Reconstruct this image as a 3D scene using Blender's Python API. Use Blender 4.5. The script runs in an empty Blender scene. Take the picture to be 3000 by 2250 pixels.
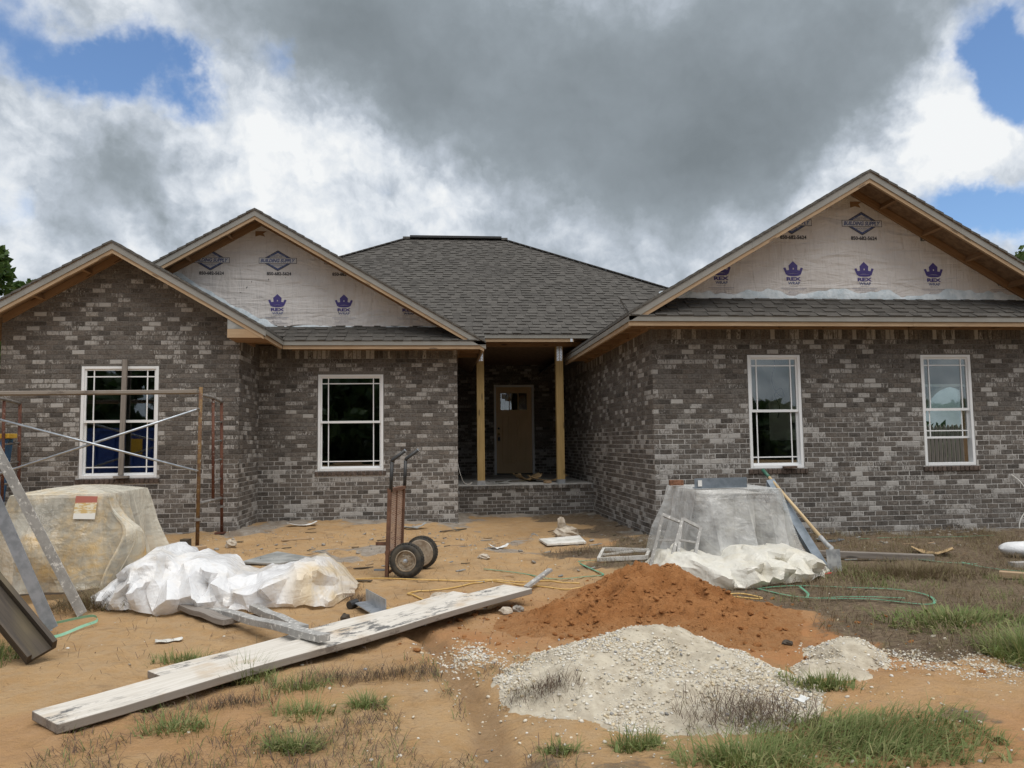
import bpy, math, random
import numpy as np
from mathutils import Vector, Matrix

random.seed(7)
RNG = np.random.default_rng(11)
scn = bpy.context.scene
COL = scn.collection

# ------------------------------------------------------------------ camera
CAM_H = 1.25
def camera_setup():
    p, y, r = (math.radians(a) for a in (4.303, 5.647, 0.709))
    F = Vector((math.sin(y)*math.cos(p), math.cos(y)*math.cos(p), math.sin(p)))
    Rt = Vector((math.cos(y), -math.sin(y), 0)); U = Rt.cross(F)
    R2 = Rt*math.cos(r)-U*math.sin(r); U2 = U*math.cos(r)+Rt*math.sin(r)
    cd = bpy.data.cameras.new('camera'); c = bpy.data.objects.new('camera', cd); COL.objects.link(c)
    cd.sensor_width = 36; cd.lens = 2253/3000*36; cd.clip_end = 3000; cd.clip_start = .05
    m = Matrix((R2, U2, -F)).transposed().to_4x4(); m.translation = Vector((0, 0, CAM_H))
    c.matrix_world = m; scn.camera = c
camera_setup()

# ------------------------------------------------------------------ world, sun, exposure
SUN_DIR = Vector((.14, -.36, .92)).normalized()
SUN_STRENGTH = 1.5
SUN_ANGLE = 60
SKY_STRENGTH = .1
scn.view_settings.view_transform = 'Standard'
scn.view_settings.look = 'None'
scn.view_settings.exposure = 0.93
scn.view_settings.gamma = 1
scn.view_settings.use_curve_mapping = False

class NT:
    """small helper around a node tree"""
    def __init__(s, tree): s.t = tree; s.n = tree.nodes; s.l = tree.links
    def new(s, typ, ins=None, **kw):
        nd = s.n.new(typ)
        for k, v in kw.items(): setattr(nd, k, v)
        for k, v in (ins or {}).items(): s.set(nd, k, v)
        return nd
    def set(s, nd, k, v):
        sock = nd.inputs[k]
        if isinstance(v, bpy.types.NodeSocket): s.l.new(v, sock)
        elif isinstance(v, bpy.types.Node): s.l.new(v.outputs[0], sock)
        else:
            if sock.type == 'RGBA' and len(v) == 3: v = (*v, 1)
            sock.default_value = v
    def math(s, op, a, b=0., c=0., clamp=False):
        nd = s.new('ShaderNodeMath', {0: a, 1: b, 2: c}, operation=op); nd.use_clamp = clamp; return nd.outputs[0]
    def vmath(s, op, a, b=None, out=0):
        nd = s.new('ShaderNodeVectorMath', {0: a}, operation=op)
        if b is not None: s.set(nd, 1, b)
        return nd.outputs[out]
    def mix(s, f, a, b, typ='RGBA', blend='MIX'):
        nd = s.new('ShaderNodeMix', data_type=typ)
        if typ == 'RGBA': nd.blend_type = blend; s.set(nd, 0, f); s.set(nd, 6, a); s.set(nd, 7, b); return nd.outputs[2]
        s.set(nd, 0, f); s.set(nd, 2, a); s.set(nd, 3, b); return nd.outputs[0]
    def noise(s, vec, scale, detail=3, rough=.55, dist=0., out=0):
        nd = s.new('ShaderNodeTexNoise', {'Scale': scale, 'Detail': detail, 'Roughness': rough, 'Distortion': dist})
        if vec is not None: s.set(nd, 'Vector', vec)
        return nd.outputs[out]
    def ramp(s, v, lo, hi, a=0., b=1., smooth=True):
        nd = s.new('ShaderNodeMapRange', {0: v, 1: lo, 2: hi, 3: a, 4: b}); nd.clamp = True
        if smooth: nd.interpolation_type = 'SMOOTHSTEP'
        return nd.outputs[0]
    def scale(s, vec, xyz):
        return s.vmath('MULTIPLY', vec, tuple(xyz))

def world_setup():
    w = bpy.data.worlds.new('World'); scn.world = w; w.use_nodes = True
    t = NT(w.node_tree); w.node_tree.nodes.clear()
    el = math.asin(SUN_DIR.z); rot = math.atan2(SUN_DIR.x, SUN_DIR.y)
    sky = t.new('ShaderNodeTexSky', sky_type='NISHITA')
    sky.sun_disc = False; sky.sun_elevation = el; sky.sun_rotation = rot
    sky.air_density = 1.0; sky.dust_density = .3; sky.ozone_density = 2.0
    d = t.new('ShaderNodeTexCoord').outputs['Generated']
    d = t.vmath('NORMALIZE', d)
    # clouds stretch out towards the horizon: sample the noise on the direction flattened in height
    wa = t.noise(d, 3.2, 5, .62, out=1); wb = t.noise(d, 11, 5, .68, out=1)
    warp = t.vmath('ADD', t.scale(t.vmath('SUBTRACT', wa, (.5,)*3), (.20,)*3), t.scale(t.vmath('SUBTRACT', wb, (.5,)*3), (.085,)*3))
    dw = t.vmath('NORMALIZE', t.vmath('ADD', d, warp))
    def blobs(vec, lst, start):
        acc = start
        for (c, ang, amp) in lst:
            c = Vector(c).normalized(); k = 1/(1-math.cos(math.radians(ang)))
            dot = t.vmath('DOT_PRODUCT', vec, tuple(c), out=1)
            e = t.math('EXPONENT', t.math('MULTIPLY', t.math('SUBTRACT', dot, 1.), k))
            acc = t.math('MULTIPLY_ADD', e, amp, acc)
        return acc
    n1 = t.noise(d, 2.3, 7, .6); n2 = t.noise(d, 7.5, 8, .62); n3 = t.noise(d, 22, 6, .6)
    # cover: 1 = cloud, 0 = blue
    cov = t.math('ADD', .12, t.math('ADD', t.math('MULTIPLY', n1, .62), t.math('ADD', t.math('MULTIPLY', n2, .50), t.math('MULTIPLY', n3, .34))))
    cov = blobs(dw, [((-0.349, 0.848, 0.400), 3.1, -0.52), ((-0.299, 0.845, 0.443), 2.6, -0.42), ((-0.275, 0.877, 0.393), 2.6, -0.4), ((-0.372, 0.825, 0.425), 2.0, -0.35), ((-0.164, 0.890, 0.425), 2.0, -0.36), ((-0.207, 0.873, 0.441), 1.8, -0.2), ((-0.421, 0.801, 0.425), 2.0, -0.22), ((0.595, 0.719, 0.359), 2.9, -0.62), ((0.571, 0.713, 0.407), 2.2, -0.45), ((0.606, 0.758, 0.241), 2.8, -0.6), ((0.562, 0.790, 0.243), 2.4, -0.32), ((0.504, 0.826, 0.252), 2.0, -0.18), ((-0.074, 0.943, 0.325), 2.2, -0.26), ((-0.011, 0.958, 0.287), 1.6, -0.22), ((-0.456, 0.847, 0.272), 2.0, -0.2), ((0.175, 0.886, 0.428), 15, 0.55), ((-0.270, 0.916, 0.298), 9, 0.25), ((0.536, 0.781, 0.320), 2.4, 0.4), ((0.592, 0.750, 0.295), 1.8, 0.42), ((0.554, 0.744, 0.374), 2.0, 0.25), ((-0.425, 0.834, 0.353), 2.6, 0.3)], cov)
    cover = t.ramp(cov, .44, .84)
    # tone: 0 = dark grey base, 1 = bright lit cloud
    soft = t.noise(t.scale(d, (1, 1, 2.2)), 1.9, 4, .5)
    base = blobs(dw, [((-0.145, 0.864, 0.483), 5, -0.22), ((-0.049, 0.882, 0.469), 6, -0.3), ((0.092, 0.881, 0.465), 7, -0.3), ((0.251, 0.853, 0.457), 7, -0.3), ((0.395, 0.804, 0.445), 7, -0.32), ((0.488, 0.757, 0.435), 5, -0.28), ((-0.010, 0.919, 0.394), 4.5, -0.22), ((0.137, 0.919, 0.369), 5, -0.22), ((0.300, 0.886, 0.355), 5.5, -0.26), ((0.425, 0.832, 0.358), 4.5, -0.26), ((0.202, 0.928, 0.312), 4, -0.14), ((0.361, 0.883, 0.300), 4.5, -0.22), ((0.287, 0.922, 0.259), 5, -0.16), ((0.435, 0.859, 0.269), 3, -0.1), ((-0.245, 0.845, 0.476), 4, -0.15), ((-0.369, 0.878, 0.304), 4.0, -0.34), ((-0.298, 0.908, 0.295), 3.4, -0.26), ((-0.410, 0.875, 0.259), 3, -0.18), ((-0.109, 0.887, 0.448), 3, -0.1), ((0.553, 0.757, 0.349), 3.4, 0.42), ((0.533, 0.789, 0.308), 3, 0.34), ((0.553, 0.731, 0.401), 2.4, 0.35), ((0.478, 0.838, 0.263), 3, 0.2), ((-0.248, 0.904, 0.348), 4, 0.26), ((-0.134, 0.929, 0.344), 4, 0.22), ((-0.395, 0.852, 0.343), 3.5, 0.24), ((-0.011, 0.959, 0.283), 4, 0.22), ((-0.072, 0.928, 0.366), 2, 0.12), ((-0.440, 0.848, 0.295), 3, 0.15)], t.math('ADD', .66, t.math('MULTIPLY', t.math('SUBTRACT', soft, .5), .75)))
    det = t.math('ADD', t.math('MULTIPLY', t.math('SUBTRACT', n2, .5), .42), t.math('MULTIPLY', t.math('SUBTRACT', n3, .5), .20))
    wd = t.vmath('NORMALIZE', t.vmath('ADD', d, t.scale(warp, (.35, .35, .35))))
    for sc_, dl, k_ in ((4.5, .060, 1.0), (11., .024, 1.0), (26., .010, .65)):
        sh_ = t.math('SUBTRACT', t.noise(wd, sc_, 7, .56), t.noise(t.vmath('ADD', wd, (.45*dl, .2*dl, .87*dl)), sc_, 7, .56))
        det = t.math('MULTIPLY_ADD', sh_, k_, det)
    tone = t.math('ADD', base, t.math('MULTIPLY', det, t.ramp(base, .12, .72, .16, 1.)))
    tone = t.math('ADD', tone, t.math('MULTIPLY', t.math('SUBTRACT', 1., cover), .22))
    tone = t.ramp(tone, .0, 1.0, smooth=False)
    cr = t.new('ShaderNodeValToRGB', {0: tone}); e = cr.color_ramp.elements
    cols = [(0, (1.05, 1.22, 1.34)), (.30, (1.60, 1.84, 2.04)), (.55, (2.55, 2.84, 3.2)), (.78, (3.75, 4.0, 4.3)), (1, (4.75, 4.85, 4.9))]
    e[0].position = 0; e[0].color = (*cols[0][1], 1); e[1].position = 1; e[1].color = (*cols[-1][1], 1)
    for p, c in cols[1:-1]:
        x = e.new(p); x.color = (*c, 1)
    skyc = t.mix(1., sky.outputs[0], (.66, .74, .82), blend='MULTIPLY')
    colr = t.mix(cover, skyc, cr.outputs[0])
    bg = t.new('ShaderNodeBackground', {0: colr, 1: SKY_STRENGTH})
    out = t.new('ShaderNodeOutputWorld', {0: bg.outputs[0]})
world_setup()

def sun_setup():
    l = bpy.data.lights.new('sun', 'SUN'); l.energy = SUN_STRENGTH; l.angle = math.radians(SUN_ANGLE); l.color = (1, .96, .90)
    o = bpy.data.objects.new('sun', l); COL.objects.link(o)
    o.rotation_euler = SUN_DIR.to_track_quat('Z', 'Y').to_euler(); o.location = (0, 0, 30)
sun_setup()

# ------------------------------------------------------------------ numpy noise
def _hash(ix, iy, seed):
    with np.errstate(over='ignore'):
        h = (ix.astype(np.int64)*374761393 + iy.astype(np.int64)*668265263 + seed*1442695041) & 0xFFFFFFFF
        h = ((h ^ (h >> 13))*1274126177) & 0xFFFFFFFF
        h = h ^ (h >> 16)
    return (h & 0xFFFFFF)/float(0xFFFFFF)
def vnoise(x, y, seed=0):
    x = np.asarray(x, float); y = np.asarray(y, float)
    ix = np.floor(x); iy = np.floor(y); fx = x-ix; fy = y-iy
    fx = fx*fx*fx*(fx*(fx*6-15)+10); fy = fy*fy*fy*(fy*(fy*6-15)+10)
    a = _hash(ix, iy, seed); b = _hash(ix+1, iy, seed); c = _hash(ix, iy+1, seed); d = _hash(ix+1, iy+1, seed)
    return (a*(1-fx)+b*fx)*(1-fy)+(c*(1-fx)+d*fx)*fy - .5
def fbm(x, y, octv=4, seed=0, gain=.5):
    s = 0; a = 1; f = 1
    for i in range(octv):
        s = s + a*vnoise(np.asarray(x)*f+i*17.3, np.asarray(y)*f-i*9.1, seed+i); a *= gain; f *= 2.03
    return s
def sstep(lo, hi, v):
    t = np.clip((np.asarray(v, float)-lo)/(hi-lo), 0, 1); return t*t*(3-2*t)
def seg_dist(x, y, pts):
    d = np.full(np.shape(x), 1e9)
    for (ax, ay), (bx, by) in zip(pts, pts[1:]):
        ux, uy = bx-ax, by-ay; L = ux*ux+uy*uy
        t = np.clip(((x-ax)*ux+(y-ay)*uy)/L, 0, 1)
        d = np.minimum(d, np.hypot(x-ax-t*ux, y-ay-t*uy))
    return d

# ------------------------------------------------------------------ object helpers
ORI = {}
class MB:
    def __init__(s): s.v = []; s.f = []; s.m = []; s.g = []; s.c = []; s.usecol = False
    def add(s, verts, faces, mat=0, gc=None, col=None):
        o = len(s.v); s.v += [tuple(p) for p in verts]; s.f += [tuple(i+o for i in f) for f in faces]; s.m += [mat]*len(faces)
        if gc is None: gc = verts
        s.g += [tuple(p) for p in gc]
        if col is not None: s.usecol = True
        s.c += [col or (1, 1, 1, 1)]*len(verts)
        return s
    def box(s, x0, x1, y0, y1, z0, z1, mat=0, col=None):
        v = [(x0,y0,z0),(x1,y0,z0),(x1,y1,z0),(x0,y1,z0),(x0,y0,z1),(x1,y0,z1),(x1,y1,z1),(x0,y1,z1)]
        return s.add(v, [(3,2,1,0),(4,5,6,7),(0,1,5,4),(1,2,6,5),(2,3,7,6),(3,0,4,7)], mat, col=col)
    def beam(s, p, q, w, h, up=(0, 0, 1), mat=0, col=None):
        p = Vector(p); q = Vector(q); d = q-p; L = d.length; d.normalize(); u = Vector(up)
        side = d.cross(u)
        if side.length < 1e-5: side = d.cross(Vector((0, 1, 0)))
        side.normalize(); u = side.cross(d)
        off = random.uniform(0, 30); v = []; g = []
        for (l, e) in ((0, p), (L, q)):
            for a, b in ((-1, -1), (1, -1), (1, 1), (-1, 1)):
                v.append(e+side*(a*w/2)+u*(b*h/2)); g.append((l+off, a*w/2+off*.37, b*h/2))
        return s.add(v, [(0,1,2,3),(7,6,5,4),(4,5,1,0),(5,6,2,1),(6,7,3,2),(7,4,0,3)], mat, g, col)
    def prism(s, poly, vec, mat=0, gdir=None):
        n = len(poly); vec = Vector(vec); v = [Vector(p) for p in poly]+[Vector(p)+vec for p in poly]
        f = [tuple(range(n)), tuple(reversed(range(n, 2*n)))]+[(i+n, (i+1) % n+n, (i+1) % n, i) for i in range(n)]
        g = None
        if gdir is not None:
            gd = Vector(gdir).normalized(); off = random.uniform(0, 30)
            a = gd.orthogonal(); b = gd.cross(a)
            g = [(p.dot(gd)+off, p.dot(a)+off*.37, p.dot(b)) for p in v]
        return s.add(v, f, mat, g)
    def tube(s, pts, r, n=8, mat=0, caps=True, col=None):
        pts = [Vector(p) for p in pts]; rr = r if isinstance(r, (list, tuple)) else [r]*len(pts)
        rings = []; prev = None; v = []; g = []; L = 0
        for i, p in enumerate(pts):
            d = (pts[min(i+1, len(pts)-1)]-pts[max(i-1, 0)]).normalized()
            if prev is None: a = d.orthogonal().normalized()
            else: a = (prev-d*prev.dot(d)).normalized()
            prev = a; b = d.cross(a)
            if i: L += (p-pts[i-1]).length
            for k in range(n):
                t = 2*math.pi*k/n; v.append(p+(a*math.cos(t)+b*math.sin(t))*rr[i]); g.append((L, k/n*.1, 0))
        f = []
        for i in range(len(pts)-1):
            for k in range(n):
                k2 = (k+1) % n; f.append((i*n+k, i*n+k2, (i+1)*n+k2, (i+1)*n+k))
        if caps: f += [tuple(reversed(range(n))), tuple(range((len(pts)-1)*n, len(pts)*n))]
        return s.add(v, f, mat, g, col)
    def lathe(s, c, axis, prof, n=28, mat=0):
        c = Vector(c); ax = Vector(axis).normalized(); a = ax.orthogonal().normalized(); b = ax.cross(a); v = []; f = []
        for (h, r) in prof:
            for k in range(n):
                t = 2*math.pi*k/n; v.append(c+ax*h+(a*math.cos(t)+b*math.sin(t))*r)
        for i in range(len(prof)-1):
            for k in range(n):
                k2 = (k+1) % n; f.append((i*n+k, i*n+k2, (i+1)*n+k2, (i+1)*n+k))
        return s.add(v, f, mat)
    def build(s, name, mats, parent=None, loc=None, smooth=False, bevel=0, kind=None):
        if parent is not None: o0 = ORI[parent.name]
        else: o0 = Vector(loc or (0, 0, 0))
        me = bpy.data.meshes.new(name)
        me.from_pydata([(x-o0.x, y-o0.y, z-o0.z) for x, y, z in s.v], [], s.f)
        if not isinstance(mats, (list, tuple)): mats = [mats]
        for m in mats: me.materials.append(m)
        if len(mats) > 1: me.polygons.foreach_set('material_index', s.m)
        at = me.attributes.new('gc', 'FLOAT_VECTOR', 'POINT'); at.data.foreach_set('vector', np.array(s.g, float).ravel())
        if s.usecol:
            ca = me.attributes.new('col', 'FLOAT_COLOR', 'POINT'); ca.data.foreach_set('color', np.array(s.c, float).ravel())
        if smooth: me.polygons.foreach_set('use_smooth', [True]*len(me.polygons))
        me.update()
        o = bpy.data.objects.new(name, me); COL.objects.link(o)
        if parent is not None: o.parent = parent
        else: o.location = o0
        ORI[o.name] = o0
        if bevel:
            b = o.modifiers.new('bevel', 'BEVEL'); b.width = bevel; b.segments = 2; b.limit_method = 'ANGLE'
        if kind: o['kind'] = kind
        return o

def np_mesh(name, V, F, mats, parent=None, loc=(0, 0, 0), smooth=True, cols=None, kind=None):
    """fast mesh from numpy arrays; F is (n,3) or (n,4)"""
    o0 = ORI[parent.name] if parent is not None else Vector(loc)
    V = np.asarray(V, np.float32)-np.array(o0, np.float32); F = np.asarray(F, np.int32)
    me = bpy.data.meshes.new(name); k = F.shape[1]
    me.vertices.add(len(V)); me.vertices.foreach_set('co', V.ravel())
    me.loops.add(F.size); me.loops.foreach_set('vertex_index', F.ravel())
    me.polygons.add(len(F)); me.polygons.foreach_set('loop_start', np.arange(0, F.size, k, dtype=np.int32))
    me.polygons.foreach_set('use_smooth', np.full(len(F), smooth))
    if not isinstance(mats, (list, tuple)): mats = [mats]
    for m in mats: me.materials.append(m)
    for nm, arr in (cols or {}).items():
        ca = me.attributes.new(nm, 'FLOAT_COLOR', 'POINT'); ca.data.foreach_set('color', np.asarray(arr, np.float32).ravel())
    me.update(calc_edges=True); me.validate()
    o = bpy.data.objects.new(name, me); COL.objects.link(o)
    if parent is not None: o.parent = parent
    else: o.location = o0
    ORI[o.name] = o0
    if kind: o['kind'] = kind
    return o

def tag(o, label, cat, group=None):
    o['label'] = label; o['category'] = cat
    if group: o['group'] = group
    return o
def thing(name, label, cat, loc, group=None):
    o = bpy.data.objects.new(name, None); COL.objects.link(o); o.location = loc; o.empty_display_size = .2
    ORI[o.name] = Vector(loc); return tag(o, label, cat, group)
def copy_tree(o, parent=None):
    c = o.copy(); COL.objects.link(c)
    if parent is not None: c.parent = parent
    ORI[c.name] = ORI[o.name]
    for ch in list(o.children): copy_tree(ch, c)
    return c
def catmull(pts, n=8):
    P = [Vector(p) for p in pts]; P = [P[0]*2-P[1]]+P+[P[-1]*2-P[-2]]; out = []
    for i in range(1, len(P)-2):
        for k in range(n):
            t = k/n; a, b, c, d = P[i-1:i+3]
            out.append(.5*((2*b)+(c-a)*t+(2*a-5*b+4*c-d)*t*t+(3*b-a-3*c+d)*t*t*t))
    out.append(P[-2]); return out

# ------------------------------------------------------------------ materials
def mat_new(name):
    m = bpy.data.materials.new(name); m.use_nodes = True; t = NT(m.node_tree); t.n.clear()
    out = t.new('ShaderNodeOutputMaterial'); b = t.new('ShaderNodeBsdfPrincipled'); t.l.new(b.outputs[0], out.inputs[0])
    return m, t, b, out
def pos(t): return t.new('ShaderNodeNewGeometry').outputs['Position']
def attr(t, n): return t.new('ShaderNodeAttribute', attribute_name=n)
def bump(t, b, h, strength=.3, dist=.01):
    bn = t.new('ShaderNodeBump', {'Strength': strength, 'Distance': dist, 'Height': h}); t.l.new(bn.outputs[0], b.inputs['Normal'])
def simple(name, c1, c2=None, scale=8, rough=.7, metal=0., bs=0., bd=.004, stretch=(1, 1, 1), grain=False, lo=.35, hi=.65, spec=.5, detail=5):
    m, t, b, o = mat_new(name)
    P = attr(t, 'gc').outputs['Vector'] if grain else pos(t)
    P = t.scale(P, stretch)
    n = t.noise(P, scale, detail, .6)
    t.set(b, 'Base Color', t.mix(t.ramp(n, lo, hi), c1, c2 or c1))
    t.set(b, 'Roughness', rough); t.set(b, 'Metallic', metal); t.set(b, 'Specular IOR Level', spec)
    if bs: bump(t, b, t.noise(P, scale*3, 4, .6), bs, bd)
    return m
def wood(name, c1, c2, c3=None, rough=.75, knots=True):
    m, t, b, o = mat_new(name)
    P = attr(t, 'gc').outputs['Vector']
    n = t.noise(t.scale(P, (1.2, 22, 22)), 2.2, 6, .65, .6); n2 = t.noise(t.scale(P, (.8, 3, 3)), 1.6, 3, .5)
    c = t.mix(t.ramp(n, .3, .7), c1, c2); c = t.mix(t.ramp(n2, .45, .75), c, c3 or c2)
    if knots:
        vo = t.new('ShaderNodeTexVoronoi', {'Vector': t.scale(P, (2.1, 9, 9)), 'Scale': 1.0})
        c = t.mix(t.ramp(vo.outputs[0], .10, .17, .8, 0.), c, tuple(x*.35 for x in c1))
    t.set(b, 'Base Color', c); t.set(b, 'Roughness', rough); bump(t, b, n, .25, .003)
    return m

M = {}
def brick_mat():
    m, t, b, o = mat_new('brick')
    a = attr(t, 'col'); P = pos(t)
    nb = t.noise(P, 38, 5, .7); ns = t.noise(t.scale(P, (1.0, 1.0, .35)), 30, 5, .72, 1.4); nf = t.noise(P, 130, 3, .6)
    c = t.mix(t.ramp(nb, .25, .75), t.mix(1., a.outputs['Color'], (.52, .50, .485), blend='MULTIPLY'), t.mix(1., a.outputs['Color'], (1.46, 1.45, 1.44), blend='MULTIPLY'))
    thr = t.math('SUBTRACT', .80, t.math('MULTIPLY', a.outputs['Alpha'], .52))
    w = t.math('SUBTRACT', ns, thr); w = t.ramp(w, -.03, .10)
    c = t.mix(t.math('MULTIPLY', w, .80), c, (.43, .41, .385))
    c = t.mix(t.ramp(nf, .62, .72, 0, .5), c, (.03, .026, .024))
    t.set(b, 'Base Color', c); t.set(b, 'Roughness', .9); t.set(b, 'Specular IOR Level', .25)
    bump(t, b, t.math('ADD', nb, t.math('MULTIPLY', nf, .5)), .5, .005)
    return m
M['brick'] = brick_mat()
def mortar_mat():
    m, t, b, o = mat_new('mortar')
    P = pos(t); z = t.new('ShaderNodeSeparateXYZ', {0: P}).outputs[2]; x = t.new('ShaderNodeSeparateXYZ', {0: P}).outputs[0]
    n = t.noise(P, 3, 4, .6); n2 = t.noise(P, 60, 4, .65)
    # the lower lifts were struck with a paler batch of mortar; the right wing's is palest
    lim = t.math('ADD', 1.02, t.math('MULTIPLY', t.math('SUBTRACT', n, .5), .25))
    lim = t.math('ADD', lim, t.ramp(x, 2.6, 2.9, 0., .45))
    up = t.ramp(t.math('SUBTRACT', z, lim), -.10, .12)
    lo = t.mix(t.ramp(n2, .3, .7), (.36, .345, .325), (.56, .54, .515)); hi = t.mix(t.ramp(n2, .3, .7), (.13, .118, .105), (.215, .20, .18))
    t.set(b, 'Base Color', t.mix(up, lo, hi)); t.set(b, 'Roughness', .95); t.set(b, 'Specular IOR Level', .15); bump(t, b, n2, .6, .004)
    return m
M['mortar'] = mortar_mat()
def shingle_mat():
    m, t, b, o = mat_new('asphalt_shingle')
    a = attr(t, 'col'); P = pos(t); n = t.noise(P, 260, 3, .7); n2 = t.noise(P, 6, 4, .6)
    c = t.mix(t.ramp(n, .3, .7), t.mix(1., a.outputs['Color'], (.55, .55, .55), blend='MULTIPLY'), t.mix(1., a.outputs['Color'], (1.45, 1.45, 1.45), blend='MULTIPLY'))
    c = t.mix(t.ramp(n2, .35, .7, 0, .25), c, (.15, .14, .125))
    t.set(b, 'Base Color', c); t.set(b, 'Roughness', .95); t.set(b, 'Specular IOR Level', .2); bump(t, b, n, .5, .003)
    return m
M['shingle'] = shingle_mat()
M['roof'] = simple('roof_felt', (.075, .07, .063), (.12, .113, .10), 30, .95, bs=.4)
M['metal'] = simple('fascia_metal', (.235, .225, .20), (.27, .26, .235), 3, .45, .0, spec=.5)
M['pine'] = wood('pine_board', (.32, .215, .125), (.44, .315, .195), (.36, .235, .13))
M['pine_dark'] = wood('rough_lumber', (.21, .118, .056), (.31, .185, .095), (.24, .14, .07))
M['osb'] = simple('roof_decking', (.17, .105, .06), (.27, .175, .105), 14, .85, stretch=(1, 1, 1), bs=.3)
M['treated'] = wood('treated_post', (.36, .24, .085), (.50, .35, .15), (.42, .28, .11))
def wrap_mat():
    m, t, b, o = mat_new('house_wrap')
    P = pos(t); x = t.new('ShaderNodeSeparateXYZ', {0: P})
    n = t.noise(P, 1.5, 4, .6); f = t.noise(t.scale(P, (1, 1, .15)), 45, 3, .6); f2 = t.noise(t.scale(P, (.15, 1, 1)), 60, 3, .6)
    fr = t.math('FRACT', t.math('DIVIDE', x.outputs[0], .406)); seam = t.ramp(t.math('ABSOLUTE', t.math('SUBTRACT', fr, .5)), .0, .02, 1., 0.)
    c = t.mix(t.ramp(n, .3, .7), (.58, .545, .52), (.64, .61, .59)); c = t.mix(t.math('MULTIPLY', t.ramp(f, .45, .7), .16), c, (.40, .37, .36)); c = t.mix(t.math('MULTIPLY', seam, .25), c, (.36, .36, .36))
    t.set(b, 'Base Color', c); t.set(b, 'Roughness', .6)
    wr = t.noise(t.scale(P, (.6, 1, 3)), 2.2, 4, .5, 1.0)
    w2_ = t.noise(t.scale(P, (2.2, 1, .5)), 3.0, 3, .5, 1.5); bump(t, b, t.math('ADD', t.math('ADD', wr, t.math('MULTIPLY', w2_, .5)), t.math('MULTIPLY', t.math('ADD', f, f2), .05)), .75, .07)
    return m
M['wrap'] = wrap_mat()
M['flash'] = simple('pale_plastic_flashing', (.50, .58, .63), (.68, .74, .78), 9, .3, bs=.5, bd=.02)
M['vinyl'] = simple('white_vinyl', (.78, .79, .79), (.82, .82, .82), 4, .4)
M['ink_blue'] = simple('blue_ink', (.045, .07, .19), (.07, .10, .23), 90, .6)
M['ink_purple'] = simple('purple_ink', (.05, .035, .18), (.06, .045, .20), 60, .6)
M['ink_black'] = simple('black_ink', (.02, .02, .025), (.035, .035, .04), 60, .6)
M['ink_faint'] = simple('faint_ink', (.20, .19, .26), (.32, .30, .34), 40, .6)
M['ink_pale'] = simple('pale_banner_ink', (.50, .50, .52), (.56, .56, .57), 40, .6)
M['ink_slate'] = simple('slate_ink', (.20, .23, .32), (.26, .29, .37), 40, .6)
def glass_mat(name='window_glass', tint=(.78, .82, .80), refl=.10):
    m, t, b, o = mat_new(name); t.n.remove(b)
    tr = t.new('ShaderNodeBsdfTransparent', {0: tint}); gl = t.new('ShaderNodeBsdfGlossy', {0: (.95, .97, 1.), 1: .015})
    lw = t.new('ShaderNodeLayerWeight', {0: .25}); f = t.math('ADD', refl, t.math('MULTIPLY', lw.outputs[0], .6), clamp=True)
    mx = t.new('ShaderNodeMixShader', {0: f, 1: tr.outputs[0], 2: gl.outputs[0]}); t.l.new(mx.outputs[0], o.inputs[0]); return m
M['glass'] = glass_mat()
M['door'] = simple('tan_door_paint', (.62, .44, .235), (.66, .47, .255), 3, .5)
M['drywall'] = simple('drywall', (.66, .66, .58), (.72, .72, .64), 3, .9)
M['concrete'] = simple('concrete', (.38, .37, .35), (.52, .51, .485), 9, .9, bs=.3)
M['dark'] = simple('dark_interior', (.05, .05, .045), (.07, .07, .06), 4, .9)  # dark base colour stands in for shade on the partitions; boxes share it
M['black'] = simple('black_plastic', (.02, .02, .02), (.03, .03, .03), 20, .5)
M['galv'] = simple('galvanised_steel', (.34, .37, .40), (.48, .51, .55), 14, .42, .75, bs=.1)
M['galv_bright'] = simple('new_galvanised', (.78, .8, .83), (.9, .9, .92), 30, .30, .85)
M['steel_grey'] = simple('primed_steel_lintel', (.13, .16, .19), (.20, .235, .275), 10, .5, .2, bs=.15)
M['brass'] = simple('brass', (.55, .38, .12), (.6, .42, .15), 20, .3, 1.)
def rust_mat(name, base, rust, paint, lim=.5):
    m, t, b, o = mat_new(name); P = pos(t)
    n = t.noise(P, 9, 6, .7); n2 = t.noise(P, 34, 4, .65)
    c = t.mix(t.ramp(n, .35, .65), base, rust); c = t.mix(t.ramp(n2, lim, lim+.1), c, paint)
    t.set(b, 'Base Color', c); t.set(b, 'Roughness', .8); bump(t, b, n2, .4, .003); return m
M['rust'] = rust_mat('rusty_red_frame', (.085, .028, .018), (.14, .055, .03), (.36, .33, .29), .60)
M['rust_yellow'] = rust_mat('worn_yellow_paint', (.10, .045, .025), (.21, .125, .045), (.34, .31, .27), .58)
M['rust_truck'] = rust_mat('rusty_truck_frame', (.10, .048, .028), (.17, .085, .05), (.30, .26, .22), .66)
M['pipe'] = rust_mat('mortar_splashed_pipe', (.15, .14, .13), (.24, .225, .21), (.46, .44, .41), .60)
M['mesh_metal'] = simple('brown_mesh', (.34, .22, .155), (.46, .31, .22), 60, .7)
M['rubber'] = simple('dusty_tyre_rubber', (.025, .025, .024), (.07, .06, .045), 14, .85, bs=.4)
M['rim'] = simple('muddy_steel_rim', (.25, .19, .13), (.42, .36, .28), 16, .6, .2)
M['plank'] = None
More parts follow.
